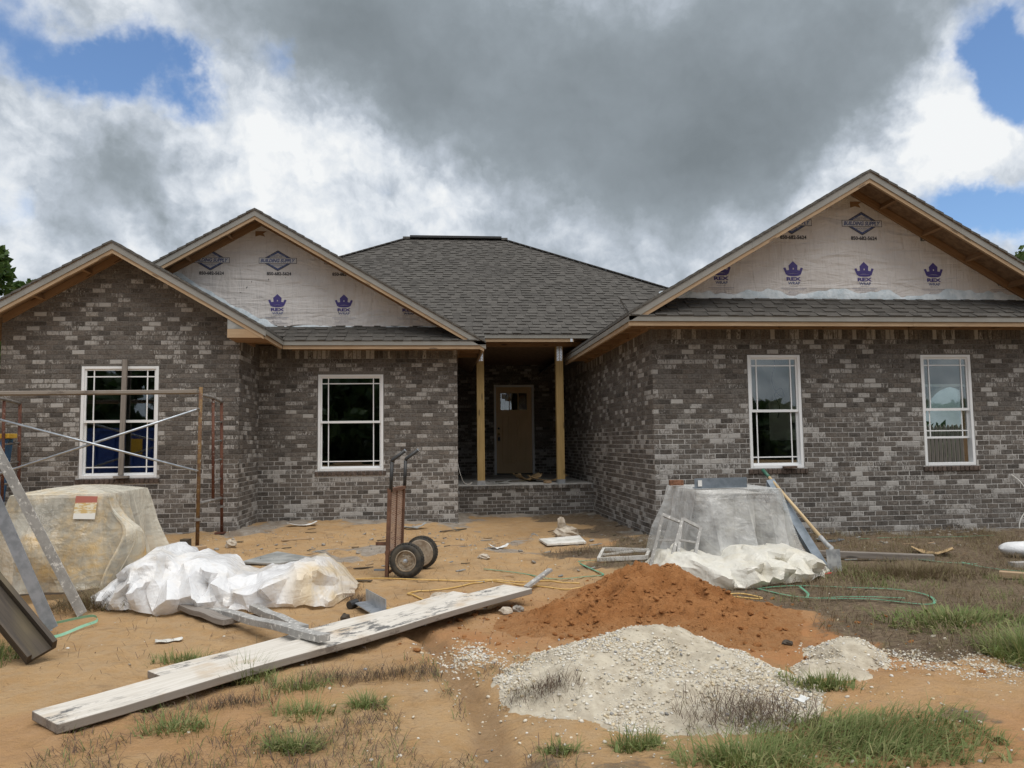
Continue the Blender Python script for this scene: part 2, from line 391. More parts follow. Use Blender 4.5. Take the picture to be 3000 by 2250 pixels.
def plank_mat(name, base=((.52, .475, .41), (.66, .62, .56)), stain=(.42, .27, .12), spl=.62):
    m, t, b, o = mat_new(name); P = attr(t, 'gc').outputs['Vector']
    g = t.noise(t.scale(P, (1.5, 26, 26)), 2.0, 6, .7, .5); s = t.noise(P, 3.2, 4, .6); d = t.noise(t.scale(P, (1., 2.2, 2.2)), 5.5, 6, .75); dd = t.noise(t.scale(P, (.5, 1, 1)), 1.7, 2, .5)
    c = t.mix(t.ramp(g, .3, .7), base[0], base[1]); c = t.mix(t.ramp(s, .52, .75, 0, .55), c, stain)
    msk = t.math('MULTIPLY', t.ramp(d, spl-.06, spl+.03), t.ramp(dd, .46, .58)); c = t.mix(msk, c, (.13, .125, .12))
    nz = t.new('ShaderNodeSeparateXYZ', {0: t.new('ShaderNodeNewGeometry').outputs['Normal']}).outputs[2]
    c = t.mix(t.ramp(nz, .3, .6, .75, 0), c, (.14, .11, .085))   # sides and underside darker than the top
    t.set(b, 'Base Color', c); t.set(b, 'Roughness', .85); bump(t, b, g, .35, .004); return m
M['plank'] = plank_mat('lime_washed_plank', spl=.555)
M['grey_wood'] = wood('weathered_grey_wood', (.16, .135, .115), (.27, .24, .21), (.22, .19, .165))
M['dark_wood'] = wood('stained_dark_wood', (.035, .027, .02), (.075, .057, .040), (.13, .10, .05), knots=False)
M['ply_grey'] = simple('grey_plywood', (.20, .205, .195), (.33, .33, .315), 5, .85, bs=.3)
M['white_board'] = simple('scuffed_white_board', (.52, .50, .45), (.70, .68, .63), 7, .7, lo=.4, hi=.6)
M['splash_metal'] = rust_mat('splashed_aluminium', (.26, .25, .235), (.36, .35, .33), (.62, .60, .56), .55)
M['white_frame'] = simple('dirty_white_frame', (.50, .48, .43), (.66, .64, .60), 12, .6)
M['cord'] = simple('yellow_cord_rubber', (.50, .31, .09), (.60, .40, .14), 30, .55)
M['strap'] = simple('green_strapping', (.08, .26, .16), (.14, .36, .23), 12, .45)
M['strap_pale'] = simple('pale_green_strapping', (.22, .50, .33), (.32, .60, .43), 12, .4)
M['blue_ladder'] = simple('blue_fibreglass', (.03, .10, .22), (.045, .14, .28), 10, .5)
M['yellow_cap'] = simple('yellow_plastic_cap', (.60, .35, .03), (.66, .42, .06), 10, .5)
M['handle_wood'] = wood('ash_handle', (.46, .33, .18), (.58, .44, .26), knots=False)
M['green_grip'] = simple('green_grip', (.03, .11, .07), (.05, .15, .10), 20, .5)
M['shovel'] = simple('mortar_coated_blade', (.24, .245, .25), (.42, .42, .41), 14, .6, .3, bs=.3)
M['white_bag'] = simple('white_woven_bag', (.66, .66, .66), (.76, .76, .76), 12, .6, bs=.4, bd=.02)
M['red_net'] = simple('red_netting', (.42, .03, .025), (.55, .06, .05), 30, .6)
M['wire_white'] = simple('white_cable', (.62, .60, .55), (.7, .68, .64), 20, .5)
M['paper'] = simple('brown_paper', (.35, .23, .11), (.48, .34, .18), 12, .85, bs=.5)
M['paper_white'] = simple('white_scrap', (.62, .62, .60), (.74, .74, .72), 12, .7)
M['grey_crumb'] = simple('grey_mortar_crumb', (.20, .18, .155), (.33, .30, .26), 20, .95, bs=.5)  # plain grey of the mortar crumbs, shared by one stone
M['stone'] = simple('pale_stone', (.34, .28, .21), (.50, .44, .36), 14, .9, bs=.4)
M['ladder_grey'] = simple('grey_step', (.30, .30, .29), (.40, .39, .37), 20, .6, .3)
M['dump_blue'] = simple('blue_dumpster_paint', (.02, .07, .33), (.035, .10, .42), 3, .45)
M['notice'] = simple('yellow_notice', (.70, .42, .03), (.74, .47, .05), 9, .6)

def plastic_mat(name, col, stain, transp, stain_amt, trl=.45, rough=.28, sscale=3.):
    m, t, b, o = mat_new(name); P = pos(t)
    n = t.noise(P, sscale, 5, .65, .6); n2 = t.noise(P, sscale*4, 5, .7); f = t.noise(P, 40, 3, .6)
    s = t.math('MULTIPLY', t.ramp(t.math('ADD', t.math('MULTIPLY', n, .7), t.math('MULTIPLY', n2, .3)), .46, .68), stain_amt)
    if name.startswith('white'): s = t.math('MAXIMUM', s, t.math('MULTIPLY', t.ramp(t.new('ShaderNodeSeparateXYZ', {0: P}).outputs[0], -1.25, -.95), t.ramp(n, .38, .56, .15, .75)))
    c = t.mix(s, col, stain)
    t.set(b, 'Base Color', c); t.set(b, 'Roughness', rough); t.set(b, 'Specular IOR Level', .75)
    rg = lambda st, sc: t.math('SUBTRACT', 1., t.math('MULTIPLY', t.math('ABSOLUTE', t.math('SUBTRACT', t.noise(t.scale(P, st), sc, 3, .5, .8), .5)), 5.), clamp=True)
    cz_ = t.math('ADD', rg((1.3, 1.3, .35), 5.), t.math('ADD', rg((.5, .5, 1.4), 4.), t.math('MULTIPLY', rg((1, 1, 1), 11.), .4)))
    bump(t, b, t.math('ADD', t.math('MULTIPLY', t.noise(P, 9, 4, .6, .8), .8), t.math('ADD', t.math('MULTIPLY', f, .02), t.math('MULTIPLY', cz_, .34))), .42, .035)
    tl = t.new('ShaderNodeBsdfTranslucent', {0: c}); mx = t.new('ShaderNodeMixShader', {0: trl, 1: b.outputs[0], 2: tl.outputs[0]})
    last = mx.outputs[0]
    if transp > 0:
        fc = t.new('ShaderNodeLayerWeight', {0: .4}).outputs['Facing']; vn = t.noise(P, 3.4, 4, .6, .7)
        transp = t.math('MULTIPLY', t.math('MULTIPLY', t.ramp(vn, .3, .7, transp*.75, min(.9, transp*1.25)), t.ramp(fc, .2, .8, 1., .22)), 1.)
        tp = t.new('ShaderNodeBsdfTransparent', {0: (.93, .93, .92)}); fac = t.math('MULTIPLY', t.math('SUBTRACT', 1., t.math('MULTIPLY', s, .75)), transp)
        mx2 = t.new('ShaderNodeMixShader', {0: fac, 1: last, 2: tp.outputs[0]}); last = mx2.outputs[0]
    t.l.new(last, o.inputs[0]); return m
M['plastic_white'] = plastic_mat('white_plastic_sheet', (.90, .905, .915), (.74, .55, .27), .05, .35, .22, .24, 1.7)
M['plastic_cream'] = plastic_mat('cream_plastic_sheet', (.86, .83, .74), (.76, .66, .45), .05, .4, .22, .28, 2.5)
M['plastic_yellow'] = plastic_mat('muddy_clear_plastic', (.84, .79, .66), (.70, .46, .17), .60, .95, .14, .13, 1.7)
M['plastic_clear'] = plastic_mat('milky_clear_plastic', (.82, .82, .80), (.70, .66, .54), .62, .3, .14, .13, 1.8)
def leaf_mat(name, c1, c2, c3, sc=3.):
    m, t, b, o = mat_new(name); P = pos(t); n = t.noise(P, sc, 4, .6); oi = attr(t, 'col')
    c = t.mix(t.ramp(n, .3, .7), c1, c2); c = t.mix(t.ramp(oi.outputs['Alpha'], .55, 1., 0, .8), c, c3)
    t.set(b, 'Base Color', c); t.set(b, 'Roughness', .6); t.set(b, 'Specular IOR Level', .3)
    tl = t.new('ShaderNodeBsdfTranslucent', {0: c}); mx = t.new('ShaderNodeMixShader', {0: .3, 1: b.outputs[0], 2: tl.outputs[0]}); t.l.new(mx.outputs[0], o.inputs[0]); return m
M['grass'] = leaf_mat('green_grass', (.13, .17, .05), (.20, .25, .085), (.36, .32, .15), 2.2)
M['dry_grass'] = leaf_mat('dry_grass', (.13, .09, .058), (.24, .18, .11), (.23, .21, .09), 2.)
M['weed'] = leaf_mat('brown_twiggy_weed', (.085, .055, .042), (.15, .10, .075), (.16, .15, .07), 4.)
M['leaf'] = leaf_mat('tree_leaf', (.035, .075, .016), (.08, .13, .03), (.12, .17, .05), .6)
M['leaf_dark'] = leaf_mat('woodland_leaf', (.02, .045, .014), (.045, .085, .025), (.07, .11, .035), .3)
M['bark'] = simple('bark', (.06, .045, .035), (.12, .10, .08), 9, .95, bs=.6, bd=.03)

# ------------------------------------------------------------------ ground
WALLS_BASE = [[(-5.85, 10.95), (-2.72, 10.95), (-2.72, 12.15), (.33, 12.15), (.33, 13.83), (2.83, 13.83), (2.83, 9.83), (8.5, 9.83)]]
CHANNEL = [(-.15, 5.25), (.0, 4.75), (.08, 4.38), (.20, 3.85), (.22, 3.55), (.23, 3.35), (.30, 3.0), (.34, 2.4)]
def channel_d(x, y): return seg_dist(x+.05*fbm(x*3, y*3, 2, 51), y, CHANNEL)
def gh(x, y):
    x = np.asarray(x, float); y = np.asarray(y, float)
    h = .07*sstep(8.6, 10.4, y)*sstep(.5, -1.2, x) - .055*sstep(9, 11.5, y)*sstep(-.2, 1., x)
    near = np.exp(-((np.clip(np.hypot(x-1, y-6), 7, None)-7)/12)**2)
    h = h + near*(.035*fbm(x*.9, y*.9, 3, 3)+.024*fbm(x*3.4, y*3.4, 4, 8)+.010*fbm(x*13, y*13, 3, 9)-.014*sstep(.16, .30, fbm(x*5.5, y*5.5, 2, 15)))
    tr = np.sin((x*.72+y*.69)*34)*.004*sstep(.2, .0, np.abs(y-3.3-.25*x)-.25)*(x < 0)
    cd = channel_d(x, y)
    h = h + tr - .050*np.exp(-(cd/(.075+.05*sstep(4.2, 3.4, y)))**2) + .008*np.exp(-((cd-.16)/.05)**2)
    wd = seg_dist(x, y, WALLS_BASE[0]); h = h + .03*np.exp(-(wd/.22)**2)*(.6+fbm(x*5, y*5, 3, 23))
    return h
_fr = np.random.default_rng(77); FOOT = []
for _k in range(22):
    _x, _y, _a = _fr.uniform(-3.2, 2.2), _fr.uniform(3.0, 9.6), _fr.uniform(0, 6.28)
    for _s in range(5):
        _x += math.cos(_a)*.36; _y += math.sin(_a)*.36; _a += _fr.uniform(-.2, .2); _o = .09*(1 if _s % 2 else -1); FOOT.append((_x-math.sin(_a)*_o, _y+math.cos(_a)*_o, _a))
_gh0 = gh
def gh(x, y):
    x = np.asarray(x, float); y = np.asarray(y, float); h = _gh0(x, y)
    if h.size < 2000: return h
    h = h.copy()
    for fx, fy, a in FOOT:
        m = (np.abs(x-fx) < .24) & (np.abs(y-fy) < .24)
        if not m.any(): continue
        u = (x[m]-fx)*math.cos(a)+(y[m]-fy)*math.sin(a); v = -(x[m]-fx)*math.sin(a)+(y[m]-fy)*math.cos(a); r = (u/.135)**2+(v/(.048+.012*np.sign(u)))**2
        h[m] += -.016*np.exp(-r**2)+.007*np.exp(-((np.sqrt(r)-1.35)/.25)**2)
    return h
def g1(x, y): return float(gh(np.array([x]), np.array([y]))[0])

def ground():
    def axis(lo, hi, st, far, grow=1.16):
        a = list(np.arange(lo, hi+1e-6, st)); s = st
        while a[-1] < far: s *= grow; a.append(a[-1]+s)
        s = st; b = []; x = lo
        while x > -far: s *= grow; x -= s; b.append(x)
        return np.array(b[::-1]+a)
    xs = axis(-6.5, 7.5, .036, 900); ys = axis(2.3, 14.2, .036, 900)
    X, Y = np.meshgrid(xs, ys); Z = gh(X, Y)
    n, m = X.shape; V = np.stack([X, Y, Z], -1).reshape(-1, 3)
    idx = np.arange(n*m).reshape(n, m); F = np.stack([idx[:-1, :-1], idx[:-1, 1:], idx[1:, 1:], idx[1:, :-1]], -1).reshape(-1, 4)
    w1 = fbm(X*1.1, Y*1.1, 4, 31); w2 = fbm(X*3, Y*3, 4, 35)
    # R dead-grass litter zone at the right, G grey mortar dust at the walls, B loose orange dirt, A wet run-off
    bl = 1.45+.55*sstep(8.8, 9.6, Y)+.9*sstep(5.9, 4.9, Y)+.5*sstep(7.2, 6.0, Y)
    brown = sstep(-.35, .45, X-bl+.9*w1+.35*w2)*sstep(4.0, 4.6, Y+.4*w1)
    brown = np.maximum(brown, .55*sstep(3.7, 3.3, Y)*sstep(-1.4, -.4, X)*sstep(.0, .25, w2+.2*w1))
    wd = seg_dist(X, Y, WALLS_BASE[0]); grey = np.clip(np.exp(-((wd)/.45)**2)*(1.15+1.5*w2), 0, 1)*sstep(1.9, .2, np.abs(X+.6)-1.4)
    grey = np.maximum(grey, .8*sstep(.25, .42, w1+.6*w2)*sstep(8., 9., Y)*sstep(2.2, .5, X))
    grey = np.maximum(grey, .55*np.exp(-(wd/.5)**2)*(1+w2))
    grey = np.maximum(grey, .7*np.exp(-(((X+1.3)/.9)**2+((Y-8.6)/.35)**2))*(1+w2*2))
    orange = np.clip(1.15*np.exp(-(((X-1.5)/1.15)**2+((Y-5.5)/.95)**2))+.8*np.exp(-(((X-2.2)/.75)**2+((Y-4.6)/.7)**2))+.5*np.exp(-(((X-.2)/.5)**2+((Y-4.9)/.3)**2))+.6*np.exp(-(((X-2.35)/.5)**2+((Y-9.35)/.3)**2))+.6*np.exp(-(((X-2.6)/.7)**2+((Y-3.1)/.4)**2))+.35*sstep(.15, .4, w1)*sstep(7, 5, Y), 0, 1)
    cd = channel_d(X, Y); wet = np.exp(-(cd/.13)**2)
    wet = np.maximum(wet, .5*sstep(.25, .5, fbm(X*.8, Y*1.4, 3, 77)))
    C = np.stack([brown, grey, orange, wet], -1).reshape(-1, 4)
    m_, t, b, o = mat_new('building_site_dirt')
    a = attr(t, 'zone'); s3 = t.new('ShaderNodeSeparateColor', {0: a.outputs['Color']}); P = pos(t)
    n1 = t.noise(P, 1.3, 5, .6); n2 = t.noise(P, 8, 6, .68); n3 = t.noise(P, 55, 5, .7); n4 = t.noise(t.scale(P, (1, 2.2, 1)), 22, 5, .7, .5)
    sand = t.mix(t.ramp(n1, .3, .7), (.375, .226, .100), (.46, .292, .140)); sand = t.mix(t.ramp(n2, .3, .75, 0, .7), sand, (.42, .30, .18)); sand = t.mix(t.ramp(n3, .55, .75, 0, .5), sand, (.25, .14, .065))
    sand = t.mix(t.ramp(n4, .58, .70, 0, .6), sand, (.17, .11, .065))
    orng = t.mix(t.ramp(n2, .3, .7), (.335, .145, .050), (.40, .195, .082))
    lit = t.mix(t.ramp(n4, .35, .65), (.085, .058, .038), (.21, .155, .10)); lit = t.mix(t.ramp(n2, .5, .75, 0, .6), lit, (.13, .12, .05)); lit = t.mix(t.ramp(n3, .62, .72, 0, .7), lit, (.30, .26, .20))
    gry = t.mix(t.ramp(n2, .3, .7), (.19, .175, .155), (.33, .315, .29))
    c = t.mix(t.math('MULTIPLY', s3.outputs[2], t.ramp(n2, .25, .6, .45, 1.)), sand, orng)
    c = t.mix(t.ramp(t.math('ADD', s3.outputs[0], t.math('MULTIPLY', t.math('SUBTRACT', n4, .5), .9)), .3, .65), c, lit)
    c = t.mix(t.ramp(t.math('ADD', s3.outputs[1], t.math('MULTIPLY', t.math('SUBTRACT', n2, .5), .8)), .35, .7, 0, .8), c, gry)
    c = t.mix(t.ramp(a.outputs['Alpha'], .45, .9, 0, .55), c, (.22, .13, .062)); dmp = t.noise(t.scale(P, (1, 1.5, 1)), 2.1, 6, .68, .8); c = t.mix(t.ramp(dmp, .54, .68, 0, .42), c, (.16, .098, .05))
    t.set(b, 'Base Color', c); t.set(b, 'Specular IOR Level', .3)
    t.set(b, 'Roughness', t.ramp(a.outputs['Alpha'], .5, 1., .92, .38))
    bump(t, b, t.math('ADD', n3, t.math('ADD', t.math('MULTIPLY', n2, 1.4), t.math('MULTIPLY', n4, 1.3))), .75, .018)
    return np_mesh('ground', V, F, m_, smooth=True, cols={'zone': C}, kind='structure')
ground()

# ================================================================== the house
HOUSE = thing('brick_house', 'unfinished single-storey house of dark grey brick with house wrap in its gables', 'house', (0, 12, 0))
S = .583                      # roof pitch 7:12
YL, YM, YR, YD, YP = 10.95, 12.15, 9.83, 18.0, 13.83     # front planes: left wing, middle, right wing, door wall, porch
XA, XB, XC, XD, XE = -5.85, -2.72, .33, 2.827, 8.47
FL, FM, FR = 10.5, 11.7, 9.3  # overhang planes
LA, MA, RA = (-4.272, 3.987), (-2.715, 4.82), (5.649, 4.742)   # gable apexes
BRICKS = []
CAMP = np.array([0, 0, CAM_H])
L_BR, H_BR, COURSE, JT = .1575, .0560, .0657, .0097
PAL = [((.058, .052, .047), .10), ((.088, .079, .071), .22), ((.112, .101, .091), .32), ((.132, .120, .109), .24), ((.158, .146, .134), .09), ((.215, .20, .185), .03)]
def tone(u, k, seed):
    w = float(vnoise(np.array([u*2.1+seed*7.3]), np.array([k*.43]), seed)[0])+.5
    r = random.random()
    if r < .03+.11*max(0, w-.5)*2: c = random.choice([(.24, .23, .215), (.20, .19, .175), (.30, .285, .265)]); a = random.uniform(.5, 1.)
    else:
        r = random.random()*.96; s = 0
        for c, p in PAL:
            s += p
            if r < s: break
        a = random.random()**1.6*.85
    f = random.uniform(.9, 1.1); warm = random.uniform(-.02, .03)
    f *= 1.16; c = tuple(.30*m_+.70*q_ for m_, q_ in zip((.112, .101, .092), c)); return (c[0]*f*(1.0+warm), c[1]*f*.99, c[2]*f*(.975-warm), a)
def add_brick(O, U, N, u0, u1, z0, z1, d, col):
    O, U, N = (np.array(a, float) for a in (O, U, N)); Zv = np.array((0, 0, 1.))
    j = lambda s: random.uniform(-s, s)
    d = d+j(.0022); e = .0035; v = []
    for (dd, ins) in ((-.004, 0), (d-.003, 0), (d, e)):
        for (uu, zz, su, sz) in ((u0, z0, 1, 1), (u1, z0, -1, 1), (u1, z1, -1, -1), (u0, z1, 1, -1)):
            q = .0 if dd < 0 else .0016
            v.append(O+U*(uu+su*ins+j(q))+Zv*(zz+sz*ins+j(q))+N*(dd+j(.0008 if dd > 0 else 0)))
    c = O+U*((u0+u1)/2)+Zv*((z0+z1)/2); r = c-CAMP; dist = np.linalg.norm(r)
    ang = max(0, -r.dot(N)/dist); ax, ay = r[0]/max(r[1], .1), r[2]/max(r[1], .1)
    vis = (-.55 < ax-.1 < .68) and ang > 0
    BRICKS.append((np.array(v), col, (u1-u0)*(z1-z0)*ang/dist**2 if vis else 0))
BF = [(8, 9, 10, 11), (4, 5, 9, 8), (5, 6, 10, 9), (6, 7, 11, 10), (7, 4, 8, 11), (0, 1, 5, 4), (1, 2, 6, 5), (2, 3, 7, 6), (3, 0, 4, 7)]
def wall(O, U, N, length, z0, z1, openings=(), sills=(), top=None, soldier=None, name='wall', seed=0, brick=True):
    O = Vector((*O, 0)); U = Vector((*U, 0)); N = Vector((*N, 0)); mb = MB()
    P = lambda u, z, d=0: O+U*u+Vector((0, 0, z))+N*d
    us = sorted({0, length, *[a for o in openings for a in o[:2]]}); zs = sorted({z0, z1, *[a for o in openings for a in o[2:]]})
    for a, b in zip(us, us[1:]):
        for c, d in zip(zs, zs[1:]):
            if any(o[0] <= (a+b)/2 <= o[1] and o[2] <= (c+d)/2 <= o[3] for o in openings): continue
            mb.add([P(a, c), P(b, c), P(b, d), P(a, d)], [(0, 1, 2, 3)]); mb.add([P(a, c, -.14), P(b, c, -.14), P(b, d, -.14), P(a, d, -.14)], [(3, 2, 1, 0)])
    for (a, b, c, d) in openings:
        for (p, q) in (((a, c), (a, d)), ((b, d), (b, c)), ((a, d), (b, d)), ((b, c), (a, c))):
            mb.add([P(*p), P(*q), P(*q, -.14), P(*p, -.14)], [(0, 1, 2, 3)])
    if top is not None:
        mb.add([P(u, z) for u, z in top], [tuple(range(len(top)))])
    mb.build(name, M['mortar'], HOUSE)
    if not brick: return
    zt = 2.578 if soldier else (max(z for _, z in top) if top is not None else z1)
    base = 2.578-JT-H_BR if soldier or top is not None else z1-H_BR-.003
    k = -int((zt-base)/COURSE)-1
    while base-k*COURSE > z0-.02:
        zb = base-k*COURSE; k += 1; za = zb+H_BR
        if za > zt+.001: continue
        lo, hi = 0, length
        if top is not None and za > z1:
            # clip the course under the sloping roof edge
            tu = [(u, z) for u, z in top]; us_ = np.linspace(0, length, 400); zz = np.interp(us_, [p[0] for p in sorted(tu)], [p[1] for p in sorted(tu)])
            ok = us_[zz > za]
            if len(ok) < 8: continue
            lo, hi = ok[0], ok[-1]
        cuts = sorted([(o[0]-.006, o[1]+.006) for o in list(openings)+list(sills) if o[2] < zb+.045 and o[3] > zb+.012])
        iv = []; c = lo
        for a, b in cuts:
            if a > c: iv.append((c, a))
            c = max(c, b)
        if c < hi: iv.append((c, hi))
        st = L_BR+JT
        for a, b in iv:
            u = -(k % 2)*st/2-random.uniform(0, .015)
            while u < b:
                p, q = max(u, a), min(u+L_BR+random.uniform(-.004, .004), b); u += st
                if q-p < .028: continue
                add_brick(O, U, N, p, q, zb, za+random.uniform(-.002, .002), .0055, tone(p, k, seed))
    if soldier:
        u = .004
        while u+.055 < length:
            add_brick(O, U, N, u, u+.0565, 2.578, 2.775, .0075, tone(u, 91, seed)); u += .0677
def sill(O, U, N, u0, u1, z):
    u = u0
    O3 = Vector((*O, 0))
    while u < u1-.03:
        c = random.choice([(.10, .075, .062), (.12, .09, .075), (.085, .066, .055)])
        add_brick(O3, Vector((*U, 0)), Vector((*N, 0)), u, min(u+.0575, u1), z-.066, z-.004, .028, (*c, .12)); u += .0645

W0 = (-4.81, -3.79, .82, 2.355); W1 = (-1.83, -.82, .83, 2.335); W2 = (4.12, 4.86, .855, 2.37); W3 = (6.565, 7.30, .855, 2.37)
def op(w, x0): return (w[0]-x0, w[1]-x0, w[2], w[3])
def so(w, x0): return (w[0]-x0-.03, w[1]-x0+.03, w[2]-.07, w[2])
def topline(ax, az, x0, x1, dz): return [(0, az-dz-S*abs(x0-ax)), (x1-x0, az-dz-S*abs(x1-ax)), (ax-x0, az-dz)]
# left wing front with its brick gable
wall((XA, YL), (1, 0), (0, -1), XB-XA, -.15, 2.75, [op(W0, XA)], [so(W0, XA)], top=[(0, 2.75), (XB-XA, 2.75), (XB-XA, LA[1]-.05-S*abs(XB-LA[0])), (LA[0]-XA, LA[1]-.05), (0, LA[1]-.05-S*abs(XA-LA[0]))], seed=1)
wall((XB, YL), (0, 1), (1, 0), YM-YL, -.15, 2.78, soldier=True, seed=2)
wall((XB, YM), (1, 0), (0, -1), XC-XB, -.15, 2.78, [op(W1, XB)], [so(W1, XB)], soldier=True, seed=3)
wall((XC, YM), (0, 1), (1, 0), YD-YM, -.15, 3.1, seed=4)
DX0, DX1, DZ0, DZ1 = 1.346, 2.292, .49, 2.59
wall((XC, YD), (1, 0), (0, -1), XD-XC, .3, 3.1, [(DX0-XC, DX1-XC, DZ0, DZ1)], seed=5)
wall((XD, YD), (0, -1), (-1, 0), YD-YR, -.15, 3.02, soldier=True, seed=6)
wall((XD, YR), (1, 0), (0, -1), XE-XD, -.15, 2.78, [op(W2, XD), op(W3, XD)], [so(W2, XD), so(W3, XD)], soldier=True, seed=7)
wall((XC, YP), (1, 0), (0, -1), XD-XC, -.2, .405, seed=8)
for w, x0, y in ((W0, XA, YL), (W1, XB, YM), (W2, XD, YR), (W3, XD, YR)):
    sill((x0, y), (1, 0), (0, -1), w[0]-x0-.035, w[1]-x0+.035, w[2])
# rowlock edge of the porch slab
u = 0
while u < XD-XC-.05:
    add_brick(Vector((XC, YP-.02, 0)), Vector((1, 0, 0)), Vector((0, -1, 0)), u, u+.0575, .412, .468, .012, tone(u, 3, 9)); u += .0665
# the bricks that show largest are parts, the rest is one joined part
BRICKS.sort(key=lambda b: -b[2])
def brick_object(v, c):
    mb = MB(); mb.add(v, BF, col=c); mb.build('brick', M['brick'], HOUSE)
for v, c, w in BRICKS[:300]: brick_object(v, c)
V = np.concatenate([b[0] for b in BRICKS[300:]]); F = np.concatenate([np.array(BF)+12*i for i in range(len(BRICKS)-300)])
np_mesh('brickwork', V, F, M['brick'], HOUSE, smooth=False, cols={'col': np.repeat(np.array([b[1] for b in BRICKS[300:]]), 12, 0)}, kind='stuff')

# plain walls out of sight, floors and partitions
def plain(name, x0, x1, y0, y1, z0, z1, mat): MB().box(x0, x1, y0, y1, z0, z1).build(name, mat, HOUSE)
plain('side_wall', XA-.002, XA+.13, YL+.15, 23.3, -.2, 2.95, M['mortar'])
plain('rear_wall', XA+.14, 6.8, 23.2, 23.33, -.2, 3.0, M['mortar'])
plain('rear_wall', XD+.1, XE, 18.9, 19.03, -.2, 2.8, M['mortar'])
plain('floor', XA+.14, XC-.145, YM+.15, 23.1, .40, .46, M['concrete']); plain('floor', XA+.14, XB-.15, YL+.15, YM+.14, .40, .46, M['concrete'])
plain('floor', XD+.145, XE-.15, YR+.15, 18.8, .40, .46, M['concrete'])
plain('ceiling', XA+.14, XC-.145, YM+.15, 23.1, 2.74, 2.77, M['drywall']); plain('ceiling', XA+.14, XB-.15, YL+.15, YM+.14, 2.74, 2.77, M['drywall'])
plain('ceiling', XD+.145, XE-.15, YR+.15, 18.8, 2.74, 2.77, M['drywall'])
plain('partition', XA+.14, XC-.145, 15.6, 15.7, .46, 2.74, M['dark']); plain('partition', -2.85, -2.75, 12.4, 15.6, .46, 2.74, M['dark'])  # drywall coloured dark so the rooms behind the left windows look unlit
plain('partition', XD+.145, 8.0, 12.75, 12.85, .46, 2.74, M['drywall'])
# right side wall: arched opening to the yard, another added to light the room
def arched_wall():
    mb = MB(); y0, y1, z0, spr, top = 11.2, 12.62, .46, 1.55, 2.78; pts = []
    for i in range(17):
        a = math.pi*i/16; pts.append(((y0+y1)/2-math.cos(a)*(y1-y0)/2, spr+math.sin(a)*.52))
    for xx in (XE-.14, XE):
        mb.add([(xx, YR+.02, -.2), (xx, y0, -.2), (xx, y0, .46), (xx, YR+.02, .46)], [(0, 1, 2, 3)]); mb.add([(xx, YR+.02, 2.72), (xx, y0, 2.72), (xx, y0, top), (xx, YR+.02, top)], [(0, 1, 2, 3)]); mb.add([(xx, 11.05, .46), (xx, y0, .46), (xx, y0, 2.72), (xx, 11.05, 2.72)], [(0, 1, 2, 3)]); mb.add([(xx, y1, -.2), (xx, 18.9, -.2), (xx, 18.9, top), (xx, y1, top)], [(0, 1, 2, 3)])
        mb.add([(xx, y0, -.2), (xx, y1, -.2), (xx, y1, z0), (xx, y0, z0)], [(0, 1, 2, 3)])
        for (a, b), (c, d) in zip(pts, pts[1:]): mb.add([(xx, a, b), (xx, c, d), (xx, c, top), (xx, a, top)], [(0, 1, 2, 3)])
    for (a, b), (c, d) in zip([(y0, z0)]+pts+[(y1, z0)], pts+[(y1, z0)]): mb.add([(XE-.14, a, b), (XE, a, b), (XE, c, d), (XE-.14, c, d)], [(0, 1, 2, 3)])
    mb.build('side_wall', M['drywall'], HOUSE)
arched_wall()

# ------------------------------------------------------------------ windows
def window(w, y, raised=False):
    x0, x1, z0, z1 = w; x0 += .004; x1 -= .004; z0 += .004; z1 -= .004; yf = y+.004; H = z1-z0; Wd = x1-x0
    mb = MB(); t = .038
    mb.box(x0, x0+t, yf, yf+.10, z0, z1).box(x1-t, x1, yf, yf+.10, z0, z1).box(x0+t, x1-t, yf+.001, yf+.10, z1-t, z1).box(x0+t, x1-t, yf-.006, yf+.10, z0, z0+.042)
    fr = mb.build('window', M['vinyl'], HOUSE, bevel=.003)
    zm = z0+H*.505; a0, a1 = x0+t, x1-t; top = z1-t; q = .022
    off = H*.215 if raised else 0
    def sash(zl, zu, ys, up):
        s = MB(); s.box(a0, a0+q, ys, ys+.028, zl, zu).box(a1-q, a1, ys, ys+.028, zl, zu).box(a0+q, a1-q, ys+.001, ys+.028, zu-q-(.0 if up else .012), zu).box(a0+q, a1-q, ys-.001, ys+.028, zl, zl+q+(.012 if up else .006))
        s.build('sash', M['vinyl'], fr)
        MB().box(a0+q-.004, a1-q+.004, ys+.011, ys+.016, zl+q-.004, zu-q+.004).build('pane', M['glass'], fr)
        m = MB(); g = .0075; yy = ys+.004
        d = Wd*.095
        for xx in (a0+q+d, a1-q-d): m.box(xx-g, xx+g, yy, yy+.006, zl+q, zu-q)
        zz = zu-q-H*.055 if up else zl+q+H*.055
        m.box(a0+q, a1-q, yy-.001, yy+.005, zz-g, zz+g); m.build('grille', M['vinyl'], fr)
    sash(zm-.018, top, yf+.022, True)
    sash(z0+.042+off, zm+.022+off, yf+.054, False)
for w, y, r in ((W0, YL, 0), (W1, YM, 0), (W2, YR, 0), (W3, YR, 1)): window(w, y, bool(r))

